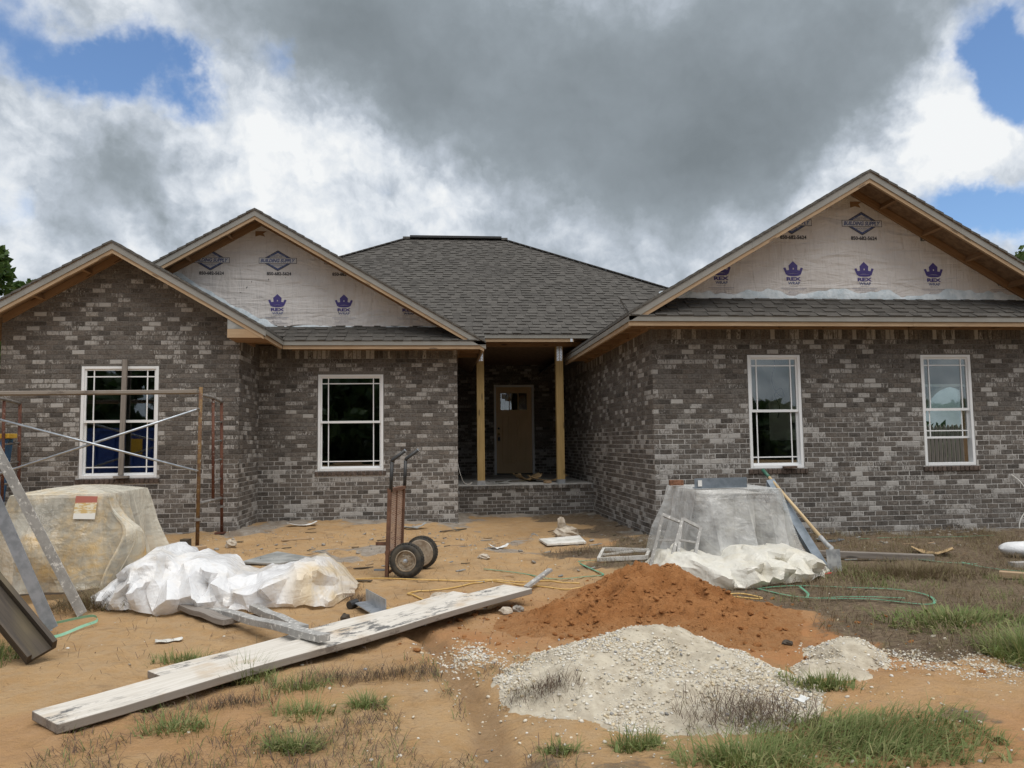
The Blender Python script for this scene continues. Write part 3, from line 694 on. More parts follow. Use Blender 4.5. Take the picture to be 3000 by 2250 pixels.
# ------------------------------------------------------------------ front door and porch
def door():
    mb = MB(); t = .05; y = YD-.03
    mb.box(DX0, DX0+t, y, YD+.1, DZ0, DZ1).box(DX1-t, DX1, y, YD+.1, DZ0, DZ1).box(DX0+t, DX1-t, y, YD+.1, DZ1-t, DZ1).box(DX0+t, DX1-t, y+.02, YD+.1, DZ0, DZ0+.025, 1)
    fr = mb.build('front_door', [M['vinyl'], M['black']], HOUSE, bevel=.004); fr['label'] = 'tan panelled front door with three small lights in a white frame'
    a, b, c, d = DX0+t+.004, DX1-t-.004, DZ0+.028, DZ1-t-.004; yl = YD+.03; W_ = b-a; H_ = d-c
    gx0, gx1, gz1, gz0 = a+W_*.125, a+W_*.87, d-H_*.07, d-H_*.265
    lf = MB(); th = .045
    lf.box(a, gx0, yl, yl+th, c, d).box(gx1, b, yl, yl+th, c, d).box(gx0, gx1, yl, yl+th, gz1, d).box(gx0, gx1, yl, yl+th, c, gz0)
    for i in (1, 2):
        xx = gx0+(gx1-gx0)*i/3; lf.box(xx-.009, xx+.009, yl+.004, yl+th, gz0, gz1)
    lf.build('door_leaf', M['door'], fr)
    rim = MB(); r = .018
    rim.box(gx0-r, gx1+r, yl-.012, yl-.001, gz1, gz1+r).box(gx0-r, gx1+r, yl-.012, yl-.001, gz0-r, gz0).box(gx0-r, gx0, yl-.012, yl-.001, gz0, gz1).box(gx1, gx1+r, yl-.012, yl-.001, gz0, gz1)
    rim.build('glazing_rim', M['door'], fr)
    for i in range(3):
        x0 = gx0+(gx1-gx0)*i/3+.01; x1 = gx0+(gx1-gx0)*(i+1)/3-.01; MB().box(x0-.006, x1+.006, yl+.018, yl+.024, gz0, gz1).build('door_light', M['glass'], fr)
    MB().box(gx0+.03, gx0+.13, yl+.012, yl+.014, gz1-.13, gz1-.02).build('paper_sticker', M['paper_white'], fr)
    for i in range(3):
        cx = a+W_*(.255+.245*i); w2 = W_*.098; z0, z1 = c+H_*.115, d-H_*.335; pn = MB()
        # moulded panel: raised bead around a sunk field
        o = [(cx-w2, z0), (cx+w2, z0), (cx+w2, z1), (cx-w2, z1)]; e = [(cx-w2+.014, z0+.014), (cx+w2-.014, z0+.014), (cx+w2-.014, z1-.014), (cx-w2+.014, z1-.014)]; k = [(cx-w2+.03, z0+.03), (cx+w2-.03, z0+.03), (cx+w2-.03, z1-.03), (cx-w2+.03, z1-.03)]
        v = [(x, yl-.001, z) for x, z in o]+[(x, yl-.011, z) for x, z in e]+[(x, yl-.004, z) for x, z in k]
        pn.add(v, [(i_, (i_+1) % 4, 4+(i_+1) % 4, 4+i_) for i_ in range(4)]+[(4+i_, 4+(i_+1) % 4, 8+(i_+1) % 4, 8+i_) for i_ in range(4)]+[(8, 9, 10, 11)])
        pn.build('door_panel', M['door'], fr)
    MB().lathe((a+.055, yl, c+H_*.52), (0, -1, 0), [(0, .0), (0, .026), (.02, .024), (.022, 0)], 16).build('deadbolt', M['black'], fr)
    MB().lathe((a+.055, yl, c+H_*.455), (0, -1, 0), [(0, 0), (0, .03), (.01, .03), (.012, .012), (.035, .012), (.045, .028), (.065, .026), (.07, 0)], 18).build('door_knob', M['brass'], fr, smooth=True)
    lb = MB(); lb.box(a+.028, a+.085, yl-.055, yl-.02, c+H_*.375, c+H_*.42); lb.tube([(a+.035, yl-.04, c+H_*.42), (a+.035, yl-.04, c+H_*.445), (a+.056, yl-.04, c+H_*.46), (a+.078, yl-.04, c+H_*.445), (a+.078, yl-.04, c+H_*.42)], .004); lb.build('lock_box', M['black'], fr, bevel=.004)
    MB().box(DX0-.3, DX1+.3, YD+.145, YD+.16, .49, 2.9).build('partition', M['dark'], HOUSE)  # dark sheet behind the door lights, the room's shade put into its colour
door()
def porch():
    MB().box(XC+.012, XD-.012, YP+.0, YD-.012, .405, .472).box(XC+.012, XD-.012, YP-.018, YD-.012, .4725, .488).build('porch_slab', M['concrete'], HOUSE)
    MB().box(XC+.01, XD-.01, 13.42, YD-.012, 3.06, 3.09).build('porch_ceiling', M['osb'], HOUSE)
    MB().beam((XC-.3, YP+.06, 3.03), (XD+.05, YP+.06, 3.03), .14, .10).build('header_beam', M['pine_dark'], HOUSE)
    for x in (.795, 2.245):
        p = MB().beam((x, YP+.075, .54), (x, YP+.075, 2.98), .135, .135, up=(0, 1, 0)).build('porch_post', M['treated'], HOUSE, bevel=.004)
        MB().box(x-.0705, x+.0705, YP+.004, YP+.146, .4885, .565).build('post_base', M['galv'], p)
        br = MB()
        for sx in (-1, 1):
            cx = x+sx*.028
            br.box(cx-.022, cx+.022, YP-.001, YP+.006, 2.715, 2.99)
            for k in range(5): br.box(cx-.004+sx*.012, cx+.004+sx*.012, YP-.004, YP-.001, 2.74+k*.05, 2.748+k*.05, 1); br.box(cx-.006-sx*.010, cx+.002-sx*.010, YP-.004, YP-.001, 2.755+k*.05, 2.764+k*.05, 1)
        br.build('post_cap_strap', [M['galv_bright'], M['black']], p)
porch()

# ------------------------------------------------------------------ roofs
SHINGLES = []
SH_BF = [(4, 5, 6, 7), (0, 1, 5, 4), (1, 2, 6, 5), (3, 0, 4, 7)]
def tabs(O, U, Sd, N, rows, wfun, exposure=.143, skip=None, seed=0, tw=(.10, .21)):
    O, U, Sd, N = (np.array(a, float) for a in (O, U, Sd, N))
    for k in range(rows):
        s = k*exposure; u0, u1 = wfun(s+.03); u = u0-random.uniform(0, .2); raised = random.random() < .5
        while u < u1:
            w = random.uniform(*tw); a, b = max(u, u0), min(u+w-.003, u1); u += w; raised = not raised
            if b-a < .025: continue
            c = O+U*(a+b)/2+Sd*(s+.07)
            if skip and skip(c): continue
            tk = (.020 if raised else .008)+random.uniform(-.001, .002); v = []
            for (ss, tt) in ((s-.004*random.random(), 0), (s+exposure+.01, 0)):
                v += [O+U*a+Sd*ss+N*tt, O+U*b+Sd*ss+N*tt]
            v = [v[0], v[1], v[3], v[2]]; h = [tk, tk+random.uniform(-.0015, .0015), .004, .004]
            v = v+[p+N*hh for p, hh in zip(v, h)]
            r = random.random(); f = random.choice([.72, .80, .88, .95, 1.02, 1.08]) if not raised else random.choice([.90, .96, 1, 1.06, 1.14])
            g = np.array((.080, .074, .067))*f*random.uniform(.92, 1.08); rr = c-CAMP; dist = np.linalg.norm(rr)
            vis = -.53 < rr[0]/rr[1]-.1 < .66
            SHINGLES.append((np.array(v), (*g, 1), (b-a)*exposure*max(0, -rr.dot(N))/dist**3 if vis else 0))
CS = 1/math.hypot(1, S); SDIR = (0, CS, S*CS); NDIR = (0, -S*CS, CS)
def gable_roof(ax, az, half, yf, yb, shed_left=True):
    """saw-edged shingle skin over a deck; ridge runs back along Y"""
    mb = MB(); n = int(half/CS/.143)
    for sd in (-1, 1):
        pts = []
        for k in range(n+1):
            d0 = min(half, k*.143*CS); d1 = min(half, (k+1)*.143*CS)
            if d1-d0 < .01: break
            pts.append((ax+sd*d0, az-S*d0)); pts.append((ax+sd*d1, az-S*d1+.012))
        pts = [(ax, az)]+pts[1:]
        for (a, b), (c, d) in zip(pts, pts[1:]):
            mb.add([(a, yf, b), (c, yf, d), (c, yb, d), (a, yb, b)], [(0, 1, 2, 3) if sd < 0 else (3, 2, 1, 0)], 0)
            mb.add([(a, yf, b-.03), (c, yf, d-.03), (c, yf, d), (a, yf, b)], [(0, 1, 2, 3) if sd > 0 else (3, 2, 1, 0)], 0)
        x1 = ax+sd*half; z1 = az-S*half
        mb.add([(ax, yf, az-.03), (x1, yf, z1-.03), (x1, yb, z1-.03), (ax, yb, az-.03)], [(3, 2, 1, 0) if sd < 0 else (0, 1, 2, 3)], 1)
        mb.add([(x1, yf, z1-.03), (x1, yb, z1-.03), (x1, yb, z1+.01), (x1, yf, z1+.01)], [(0, 1, 2, 3)], 0)
    return mb.build('roof', [M['roof'], M['osb']], HOUSE)
def rake(ax, az, half, yf, yw, wallhalf, sides=(-1, 1)):
    for sd in sides:
        xe = ax+sd*half; ze = az-S*half
        def strip(top, h, y, th, mat, nm, x_end=xe, z_end=ze, nseg=1):
            for i in range(nseg):
                f0, f1 = i/nseg, (i+1)/nseg; g = .0015 if nseg > 1 else 0
                xa, za = ax+(x_end-ax)*f0, az+(z_end-az)*f0; xb, zb = ax+(x_end-ax)*f1-sd*g, az+(z_end-az)*f1
                MB().prism([(xa, y, za-top), (xb, y, zb-top), (xb, y, zb-top-h), (xa, y, za-top-h)], (0, th, 0), gdir=(xb-xa, 0, zb-za)).build(nm, mat, HOUSE)
        strip(.000, .118, yf, .018, M['metal'], 'metal_fascia', nseg=2 if half > 3 else 1)
        strip(.118, .054, yf+.012, .038, M['pine'], 'rake_board', xe-sd*.03, ze+S*.03, nseg=2 if half > 3 else 1)
        xw = ax+sd*wallhalf; zw = az-S*wallhalf
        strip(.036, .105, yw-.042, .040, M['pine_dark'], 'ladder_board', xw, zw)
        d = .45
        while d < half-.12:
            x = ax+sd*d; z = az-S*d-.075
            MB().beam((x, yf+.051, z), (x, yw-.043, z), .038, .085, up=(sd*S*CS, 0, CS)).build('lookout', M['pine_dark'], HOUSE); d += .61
gable_roof(*LA, 2.0, FL-.014, 15.2); gable_roof(*MA, 3.479, FM-.014, 17.0); gable_roof(*RA, 3.255, FR-.014, 19.03)
rake(*LA, 2.0, FL, YL, XB-LA[0]); rake(*MA, 3.479, FM, YM+.03, 3.0); rake(*RA, 3.255, FR, YR+.03, 2.82)

def eave_x(y, x0, x1, yw, z=2.734, splits=()):
    xs = [x0, *splits, x1]
    for a, b in zip(xs, xs[1:]):
        MB().box(a+.001, b-.001, y, y+.015, z, z+.066).box(a+.001, b-.001, y-.006, y, z, z+.007).build('metal_fascia', M['metal'], HOUSE)
        MB().beam((a+.001, y+.028, z-.030), (b-.001, y+.028, z-.030), .030, .054).build('eave_board', M['pine'], HOUSE)
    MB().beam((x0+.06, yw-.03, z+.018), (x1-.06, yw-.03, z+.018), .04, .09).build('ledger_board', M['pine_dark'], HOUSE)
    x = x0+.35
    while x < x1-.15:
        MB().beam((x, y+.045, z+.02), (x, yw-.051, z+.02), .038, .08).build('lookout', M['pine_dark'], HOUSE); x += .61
def eave_y(x, y0, y1, xw, sd, z=2.734):
    a, b = (x, x-sd*.015); lo, hi = min(a, b), max(a, b)
    MB().box(lo, hi, y0, y1, z, z+.066).build('metal_fascia', M['metal'], HOUSE)
    MB().beam((x-sd*.034, y0, z-.030), (x-sd*.034, y1, z-.030), .036, .054).build('eave_board', M['pine'], HOUSE)
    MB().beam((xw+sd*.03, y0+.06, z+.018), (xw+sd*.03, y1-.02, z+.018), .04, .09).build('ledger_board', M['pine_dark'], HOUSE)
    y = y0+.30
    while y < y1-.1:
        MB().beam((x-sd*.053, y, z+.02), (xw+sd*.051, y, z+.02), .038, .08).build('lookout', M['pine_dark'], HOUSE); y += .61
eave_x(FR, 2.394, 8.9, YR, splits=(6.15,))
eave_x(FM, -2.285, .764, YM)
eave_y(2.394, FR+.02, 14.2, XD, -1)
eave_y(-2.272, FL+.02, FM-.002, XB, 1)
eave_y(.764, FM+.02, 13.9, XC, 1)
# boxed end of the left wing's eave
MB().beam((-2.775, FL+.03, 2.744), (-2.325, FL+.03, 2.744), .03, .118).build('eave_return_board', M['pine'], HOUSE)
MB().prism([(-2.775, FL+.02, 2.805), (-2.30, FL+.02, 2.805), (-2.775, FL+.02, 2.805+S*.42)], (0, .02, 0)).build('eave_return_panel', M['ply_grey'], HOUSE)
MB().box(-2.76, -2.29, FL+.05, YL-.004, 2.675, 2.69).build('soffit_board', M['pine_dark'], HOUSE)
MB().beam((-6.22, FL+.03, 2.744), (-5.79, FL+.03, 2.744), .03, .118).build('eave_return_board', M['pine'], HOUSE)
# skirt roofs under the wrapped gables
def skirt(x0, x1, yf, yw, wfun, z=2.797):
    d = yw-yf
    MB().prism([(x0, yf+.002, z), (x0, yw, z+S*d), (x0, yw, z+S*d-.04), (x0, yf+.002, z-.04)], (x1-x0, 0, 0)).build('skirt_roof', M['roof'], HOUSE)
    tabs((0, yf-.006, z+.001), (1, 0, 0), SDIR, NDIR, int((d+.02)/CS/.143)+1, wfun)
skirt(2.42, 8.9, FR, YR+.03, lambda s: (2.42, 8.88))
skirt(-2.25, .74, FM, YM+.03, lambda s: (-2.262-s*.9, .75))
# main hip roof
RIDGE_Y, EAVE_Y = 18.58, 13.3; RX0, RX1 = -.735, 1.712; RUN = RIDGE_Y-EAVE_Y; EZ = 3.14; RZ = EZ+S*RUN
def hip():
    mb = MB(); a, b, c, d = (RX0-RUN, EAVE_Y), (RX1+RUN, EAVE_Y), (RX1+RUN, RIDGE_Y+RUN), (RX0-RUN, RIDGE_Y+RUN)
    for dz, mt in ((0, 0), (-.04, 1)):
        v = [(*p, EZ+dz) for p in (a, b, c, d)]+[(RX0, RIDGE_Y, RZ+dz), (RX1, RIDGE_Y, RZ+dz)]
        f = [(0, 1, 5, 4), (1, 2, 5), (2, 3, 4, 5), (3, 0, 4)]
        mb.add(v, f if mt == 0 else [tuple(reversed(x)) for x in f], mt)
    mb.build('roof', [M['roof'], M['osb']], HOUSE)
hip()
def hidden(c):
    x, y, z = c
    return z < MA[1]-S*abs(x-MA[0])-.05 and abs(x-MA[0]) < 3.479 or (z < RA[1]-S*abs(x-RA[0])-.05 and abs(x-RA[0]) < 3.255)
tabs((0, EAVE_Y-.012, EZ-.006), (1, 0, 0), SDIR, NDIR, int(RUN/CS/.143)+1, lambda s: (max(-3.4, RX0-(RUN-s*CS)), min(5.6, RX1+(RUN-s*CS))), skip=hidden)
for x0, x1, sd in ((RX0, RX0-RUN, -1), (RX1, RX1+RUN, 1)):
    n = 44
    cap = MB()
    for k in range(n):
        t0, t1 = k/n, (k+1.25)/n
        p = Vector((x0+(x1-x0)*t1, RIDGE_Y-RUN*t1, RZ-S*RUN*t1+.022)); q = Vector((x0+(x1-x0)*t0, RIDGE_Y-RUN*t0, RZ-S*RUN*t0+.010))
        f = random.uniform(.8, 1.25); cap.beam(p, q, .20, .014, col=(.10*f, .093*f, .084*f, 1))
    cap.build('hip_cap', M['shingle'], HOUSE, kind='stuff')
MB().box(RX0+.12, RX1-.1, RIDGE_Y-.14, RIDGE_Y+.14, RZ+.004, RZ+.055).build('ridge_vent', M['black'], HOUSE)
MB().box(RX0-.05, RX0+.12, RIDGE_Y-.12, RIDGE_Y+.12, RZ-.03, RZ+.025).build('ridge_cap', M['roof'], HOUSE); MB().box(RX1-.1, RX1+.05, RIDGE_Y-.12, RIDGE_Y+.12, RZ-.03, RZ+.025).build('ridge_cap', M['roof'], HOUSE)
mz = EZ-.08
MB().box(-.6, 3.2, EAVE_Y, EAVE_Y+.015, mz, mz+.070).box(-.6, 3.2, EAVE_Y-.006, EAVE_Y, mz, mz+.007).build('metal_fascia', M['metal'], HOUSE)
MB().beam((-.4, EAVE_Y+.03, mz-.032), (2.42, EAVE_Y+.03, mz-.032), .03, .058).build('eave_board', M['pine'], HOUSE)
MB().box(2.36, 2.40, EAVE_Y+.005, EAVE_Y+.018, mz-.06, mz-.006).build('fascia_end', M['galv_bright'], HOUSE)
SHINGLES.sort(key=lambda b: -b[2])
for v, c, w in SHINGLES[:300]:
    MB().add(v, SH_BF, col=c).build('shingle', M['shingle'], HOUSE)
R_ = SHINGLES[300:]; V = np.concatenate([b[0] for b in R_]); F = np.concatenate([np.array(SH_BF)+8*i for i in range(len(R_))])
np_mesh('shingle_field', V, F, M['shingle'], HOUSE, smooth=False, cols={'col': np.repeat(np.array([b[1] for b in R_]), 8, 0)}, kind='stuff')

# ------------------------------------------------------------------ house wrap and its print
def wrap(ax, az, xl, xr, y, zb, nm='house_wrap'):
    pts = [(xl, y, zb), (xr, y, zb)]
    def zt(x): return az-.06-S*abs(x-ax)
    pts += [(xr, y, max(zb, zt(xr))), (ax, y, az-.06), (xl, y, max(zb, zt(xl)))]
    return MB().prism(pts, (0, .03, 0)).build(nm, M['wrap'], HOUSE)
YWR, YWM = YR+.035, YM+.035
WR = wrap(*RA, RA[0]-2.80, RA[0]+2.80, YWR, 3.08); WM = wrap(*MA, -5.4, MA[0]+3.0, YWM, 3.02)
def flashing(x0, x1, y, z0, h, zfun=None, seed=0):
    n = int((x1-x0)/.03); V = []; F = []
    for i in range(n+1):
        x = x0+(x1-x0)*i/n; b = (zfun(x) if zfun else z0); hh = h*(1+.9*float(vnoise(np.array([x*3.1]), np.array([seed*3.]), 5)[0])+.35*float(vnoise(np.array([x*11.]), np.array([seed*3.]), 6)[0]))
        for k in range(4):
            V.append((x, y-.004-.010*k*(1-k/3)-.012*(.5+float(vnoise(np.array([x*8.]), np.array([k*.8]), 9)[0])), b+hh*k/3))
    for i in range(n):
        for k in range(3): F.append((i*4+k, i*4+4+k, i*4+5+k, i*4+1+k))
    np_mesh('flashing', np.array(V), np.array(F), M['flash'], HOUSE)
flashing(2.95, 8.3, YWR, 3.10, .125, seed=1); flashing(-2.35, .2, YWM, 3.04, .06, seed=2)
flashing(-4.15, -2.25, YWM, 0, .13, zfun=lambda x: LA[1]-S*(x-LA[0])-.02, seed=3)

def text_geo(s, cap, width, bold=0., shear=0.):
    cu = bpy.data.curves.new('t', 'FONT'); cu.body = s; cu.size = 1; cu.offset = bold; cu.shear = shear; cu.align_x = 'CENTER'; cu.resolution_u = 3
    o = bpy.data.objects.new('t', cu); COL.objects.link(o)
    me = o.evaluated_get(bpy.context.evaluated_depsgraph_get()).to_mesh()
    v = np.array([p.co[:] for p in me.vertices]); f = [tuple(p.vertices) for p in me.polygons]
    o.evaluated_get(bpy.context.evaluated_depsgraph_get()).to_mesh_clear()
    bpy.data.objects.remove(o); bpy.data.curves.remove(cu)
    x0, x1 = v[:, 0].min(), v[:, 0].max(); y0, y1 = v[:, 1].min(), v[:, 1].max()
    v[:, 0] = (v[:, 0]-(x0+x1)/2)*width/(x1-x0); v[:, 1] = (v[:, 1]-y0)*cap/(y1-y0)
    return v[:, :2], f
def clip_to_gable(o, par):
    import bmesh
    ax, az = RA if par is WR else MA; o0 = ORI[o.name]; bm = bmesh.new(); bm.from_mesh(o.data)
    for sd in (-1, 1):
        bmesh.ops.bisect_plane(bm, geom=bm.verts[:]+bm.edges[:]+bm.faces[:], plane_co=Vector((ax, 0, az-.07))-o0, plane_no=Vector((sd*S, 0, 1)), clear_outer=True)
    bm.to_mesh(o.data); bm.free()
    if not len(o.data.polygons): bpy.data.objects.remove(o)
TXT = {}
def txt(*a):
    if a not in TXT: TXT[a] = text_geo(*a)
    return TXT[a]
def supply_logo(par, cx, zc, y, limit=None):
    """diamond emblem with banner and phone number; zc = banner centre height"""
    mb = MB(); mats = [M['ink_blue'], M['ink_black'], M['ink_slate'], M['ink_pale']]
    def put(verts2, faces, d, m): mb.add([(cx+a, y-d, zc+b) for a, b in verts2], faces, m)
    def ring(o, i, d, m):
        n = len(o); put(o+i, [(k, (k+1) % n, n+(k+1) % n, n+k) for k in range(n)], d, m)
    dia = lambda w, h: [(0, -h), (w, 0), (0, h), (-w, 0)]
    ring(dia(.275, .165), dia(.256, .152), .0040, 1); ring(dia(.254, .1505), dia(.216, .124), .0042, 0)
    put([(-.29, -.046), (.29, -.046), (.29, .046), (-.29, .046)], [(0, 1, 2, 3)], .0050, 1)
    put([(-.283, -.039), (.283, -.039), (.283, .039), (-.283, .039)], [(0, 1, 2, 3)], .0056, 3)
    v, f = txt('BUILDING SUPPLY',   .058, .53, .040, .28); put([(a, b-.028) for a, b in v], f, .0062, 0)
    v, f = txt('CRESTVIEW', .036, .235, .024, 0.); put([(a, b+.053) for a, b in v], f, .0046, 2)
    v, f = txt('WHOLESALE', .029, .215, .024, 0.); put([(a, b-.084) for a, b in v], f, .0046, 2)
    for zz, w in ((.100, .07), (-.098, .06)): put([(-w, zz), (w, zz), (w, zz+.003), (-w, zz+.003)], [(0, 1, 2, 3)], .0046, 2)
    v, f = txt('850-682-5624',   .054, .375, .034, 0.); put([(a+.02, b-.232) for a, b in v], f, .0042, 1)
    clip_to_gable(mb.build('printed_emblem', mats, par), par)
def crown_logo(par, cx, zt, y):
    """zt = top of the crown's middle turret"""
    mb = MB(); mats = [M['ink_purple'], M['ink_blue'], M['ink_faint'], M['wrap']]
    def put(v2, f, d, m): mb.add([(cx+a, y-d, zt+b) for a, b in v2], f, m)
    c = [(0, 0), (.064, -.062), (.058, -.122), (.092, -.128)]; out = [(.108, -.088), (.140, -.097), (.104, -.186)]
    def arc(y0, dy, x, n=10): return [(x*(1-2*i/n), y0+dy*(1-(1-2*i/n)**2)) for i in range(n+1)]
    right = c+out; left = [(-a, b) for a, b in reversed(right[1:])]
    low = arc(-.186, .018, .096); poly = right+low+left
    put(poly, [tuple(range(len(poly)))], .004, 0)
    put([(.009, -.095), (.009, -.116), (-.006, -.116), (-.006, -.095)], [(3, 2, 1, 0)], .0048, 3)
    el = [(.093*math.cos(2*math.pi*i/28), -.190+.017*math.sin(2*math.pi*i/28)) for i in range(28)]; put(el, [tuple(range(28))], .0044, 0)
    v, f = txt('REX', .050, .205, .045, 0.); put([(a+.004, b-.270) for a, b in v], f, .004, 0)
    v, f = txt('WRAP', .038, .170, .018, 0.); put([(a+.006, b-.322) for a, b in v], f, .004, 1)
    put([(-.18, -.374), (.178, -.374), (.178, -.3705), (-.18, -.3705)], [(0, 1, 2, 3)], .004, 1)
    for s_, zz, cap, w in (('Alpha Protech', -.350, .016, .12), ('WEATHER RESISTANT BARRIER', -.399, .012, .30), ('850-313-1637', -.421, .009, .13), ('Meets & Exceeds', -.440, .011, .15), ('All Building Code Requirements', -.461, .013, .29)):
        v, f = txt(s_, cap, w, .004, 0.); put([(a, b+zz) for a, b in v], f, .004, 2)
    put([(-.17, -.474), (.17, -.474), (.17, -.471), (-.17, -.471)], [(0, 1, 2, 3)], .004, 2)
    clip_to_gable(mb.build('printed_crown', mats, par), par)
for x in (4.826, 5.838, 6.846): supply_logo(WR, x, 4.185 if x < 6.5 else 4.182, YWR)
for x in (3.812, 4.826, 5.838, 6.846, 7.86): crown_logo(WR, x, 3.650, YWR)
for x in (-3.485, -2.462, -1.455): supply_logo(WM, x, 4.128, YWM)
for x in (-2.463, -1.441, -.430): crown_logo(WM, x, 3.600, YWM)
for px, pz, y, pr in ((5.77, 4.455, YWR, WR), (-2.72, 4.56, YWM, WM)):
    MB().prism([(px-.09, y-.006, pz+.035), (px-.09, y-.006, pz-.05), (px-.02, y-.006, pz-.03), (px+.06, y-.006, pz-.05), (px+.03, y-.006, pz), (px+.08, y-.006, pz+.035)], (0, .003, 0)).build('torn_patch', M['pine_dark'], pr)
for (x, z, l, a) in ((-2.93, 3.70, .05, 60), (-2.86, 3.79, .025, 80), (-2.60, 3.83, .03, 75), (-2.44, 3.80, .03, 140), (-3.02, 3.62, .02, 30), (-3.10, 3.52, .07, 130), (-1.52, 3.31, .08, 100), (-2.34, 3.86, .02, 100)):
    c_, s_ = math.cos(math.radians(a))*l/2, math.sin(math.radians(a))*l/2
    MB().prism([(x-c_, YWM-.004, z-s_), (x+.006, YWM-.004, z-.004), (x+c_, YWM-.004, z+s_), (x-.006, YWM-.004, z+.004)], (0, .001, 0)).build('slit', M['ink_black'], WM)
# things seen through the right windows
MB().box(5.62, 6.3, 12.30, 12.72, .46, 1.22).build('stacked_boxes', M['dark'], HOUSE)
bw = MB()
for i in range(5):
    for k in range(4): bw.box(5.70+i*.11, 5.76+i*.11, 12.292, 12.299, .58+k*.16, .66+k*.16)
bw.build('box_holes', M['black'], HOUSE, kind='stuff')
MB().tube(catmull([(5.70, 12.5, 2.74), (5.72, 12.5, 2.5), (5.66, 12.5, 2.25), (5.72, 12.5, 2.05), (5.86, 12.5, 1.95), (5.82, 12.5, 2.1), (5.70, 12.5, 2.0), (5.78, 12.5, 1.78), (5.74, 12.5, 1.6)], 6), .007, 6).build('hanging_wire', M['black'], HOUSE)
MB().box(6.08, 6.16, 12.735, 12.748, 1.40, 1.52).build('outlet_hole', M['black'], HOUSE)
MB().box(5.40, 5.50, 12.30, 12.74, .46, 1.9).build('door_jamb', M['dark'], HOUSE)

# ================================================================== trees, fence and what the windows mirror
def leaves(n, blobs, size, rng, flat=.0):
    """leaf quads spread through ellipsoidal clumps; returns V, F, colour"""
    w = np.array([b[3]*b[4]*b[5] for b in blobs])**.7; ids = rng.choice(len(blobs), n, p=w/w.sum())
    B = np.array(blobs)[ids]
    d = rng.normal(size=(n, 3)); d /= np.linalg.norm(d, axis=1)[:, None]; r = rng.random(n)**.38
    c = B[:, :3]+d*B[:, 3:6]*r[:, None]
    a = rng.normal(size=(n, 3)); a /= np.linalg.norm(a, axis=1)[:, None]; b = np.cross(a, rng.normal(size=(n, 3))); b /= np.linalg.norm(b, axis=1)[:, None]
    s = size*rng.uniform(.55, 1.35, n)[:, None]
    V = np.stack([c-a*s, c-b*s*.55, c+a*s, c+b*s*.55], 1).reshape(-1, 3); F = np.arange(4*n).reshape(n, 4)
    col = np.ones((n, 4)); col[:, 3] = rng.random(n); return V, F, np.repeat(col, 4, 0)
def tree(name, label, x, y, h, crown_r, n, size, seed, trunk_r=.2, low=.35):
    rng = np.random.default_rng(seed); t = thing(name, label, 'tree', (x, y, 0), None)
    mb = MB(); top = Vector((x, y, h*.75)); mb.tube(catmull([(x, y, -.2), (x+.1, y, h*.25), (x-.1, y+.1, h*.5), top], 4), [trunk_r*(1-.75*i/12) for i in range(13)], 8)
    blobs = []
    for i in range(26):
        a = rng.uniform(0, 2*math.pi); q = rng.random()**.6; zz = rng.uniform(low, 1.); rad = crown_r*(1-.55*((zz-.55)/.5)**2)
        p = (x+math.cos(a)*rad*q, y+math.sin(a)*rad*q, h*zz-.25*crown_r); r = crown_r*rng.uniform(.18, .38)
        blobs.append((*p, r, r, r*.75))
        if i < 12: mb.tube([(x, y, h*rng.uniform(.3, .6)), tuple((Vector((x, y, h*.6))+Vector(p))/2), p], [trunk_r*.4, trunk_r*.25, trunk_r*.08], 5)
    mb.build('trunk', M['bark'], t)
    V, F, c = leaves(n, blobs, size, rng); np_mesh('crown', V, F, M['leaf'], t, smooth=False, cols={'col': c})
    return t
tree('broadleaf_tree', 'green broadleaf tree rising behind the brick gable at the left edge', -16.2, 28, 8.7, 3.3, 17000, .17, 5, low=.2)
tree('broadleaf_tree', 'green treetop past the right end of the tall wrapped gable', 27.1, 30, 10.6, 2.6, 5000, .17, 6)
def fence():
    t = thing('picket_fence', 'weathered picket fence seen through the half-open right window', 'fence', (13.6, 17.5, 0)); y = 13.0
    for z in (.35, 1.25): MB().box(13.64, 13.68, 12.8, 23.2, z, z+.09).build('rail', M['grey_wood'], t)
    base = None
    while y < 23:
        mb = MB(); mb.prism([(13.6, y, .05), (13.6, y+.115, .05), (13.6, y+.115, 1.50), (13.6, y+.058, 1.57), (13.6, y, 1.50)], (.022, 0, 0), gdir=(0, 0, 1)); mb.build('picket', M['grey_wood'], t); y += .17
fence()
MB().box(11.4, 11.52, 15.6, 15.72, -.1, 2.6).build('porch_post', M['pine_dark'], HOUSE)
rng = np.random.default_rng(21)
def mass(name, n, x0, x1, y0, y1, h, size, seed, kind='stuff'):
    rng = np.random.default_rng(seed); bl = []
    for i in range(90):
        x, y = rng.uniform(x0, x1), rng.uniform(y0, y1); top = h*rng.uniform(.6, 1.05)*(1 if x < 16 else .40)  # woods shaped low on the right so windows there mirror pale sky
        for k in range(4): r = h*rng.uniform(.12, .22); bl.append((x+rng.normal()*r, y+rng.normal()*r, top*(.15+.25*k), r*1.2, r*1.2, r))
    V, F, c = leaves(n, bl, size, rng); return np_mesh(name, V, F, M['leaf_dark'], None, (0, y0, 0), smooth=False, cols={'col': c}, kind=kind)
mass('woodland', 24000, -55, 46, -36, -26, 7.2, .7, 3); mass('undergrowth', 12000, -55, 46, -25.5, -23.5, 3.2, .45, 13)
mass('shrubbery', 9000, 17, 20, 13, 30, 3.4, .22, 4)

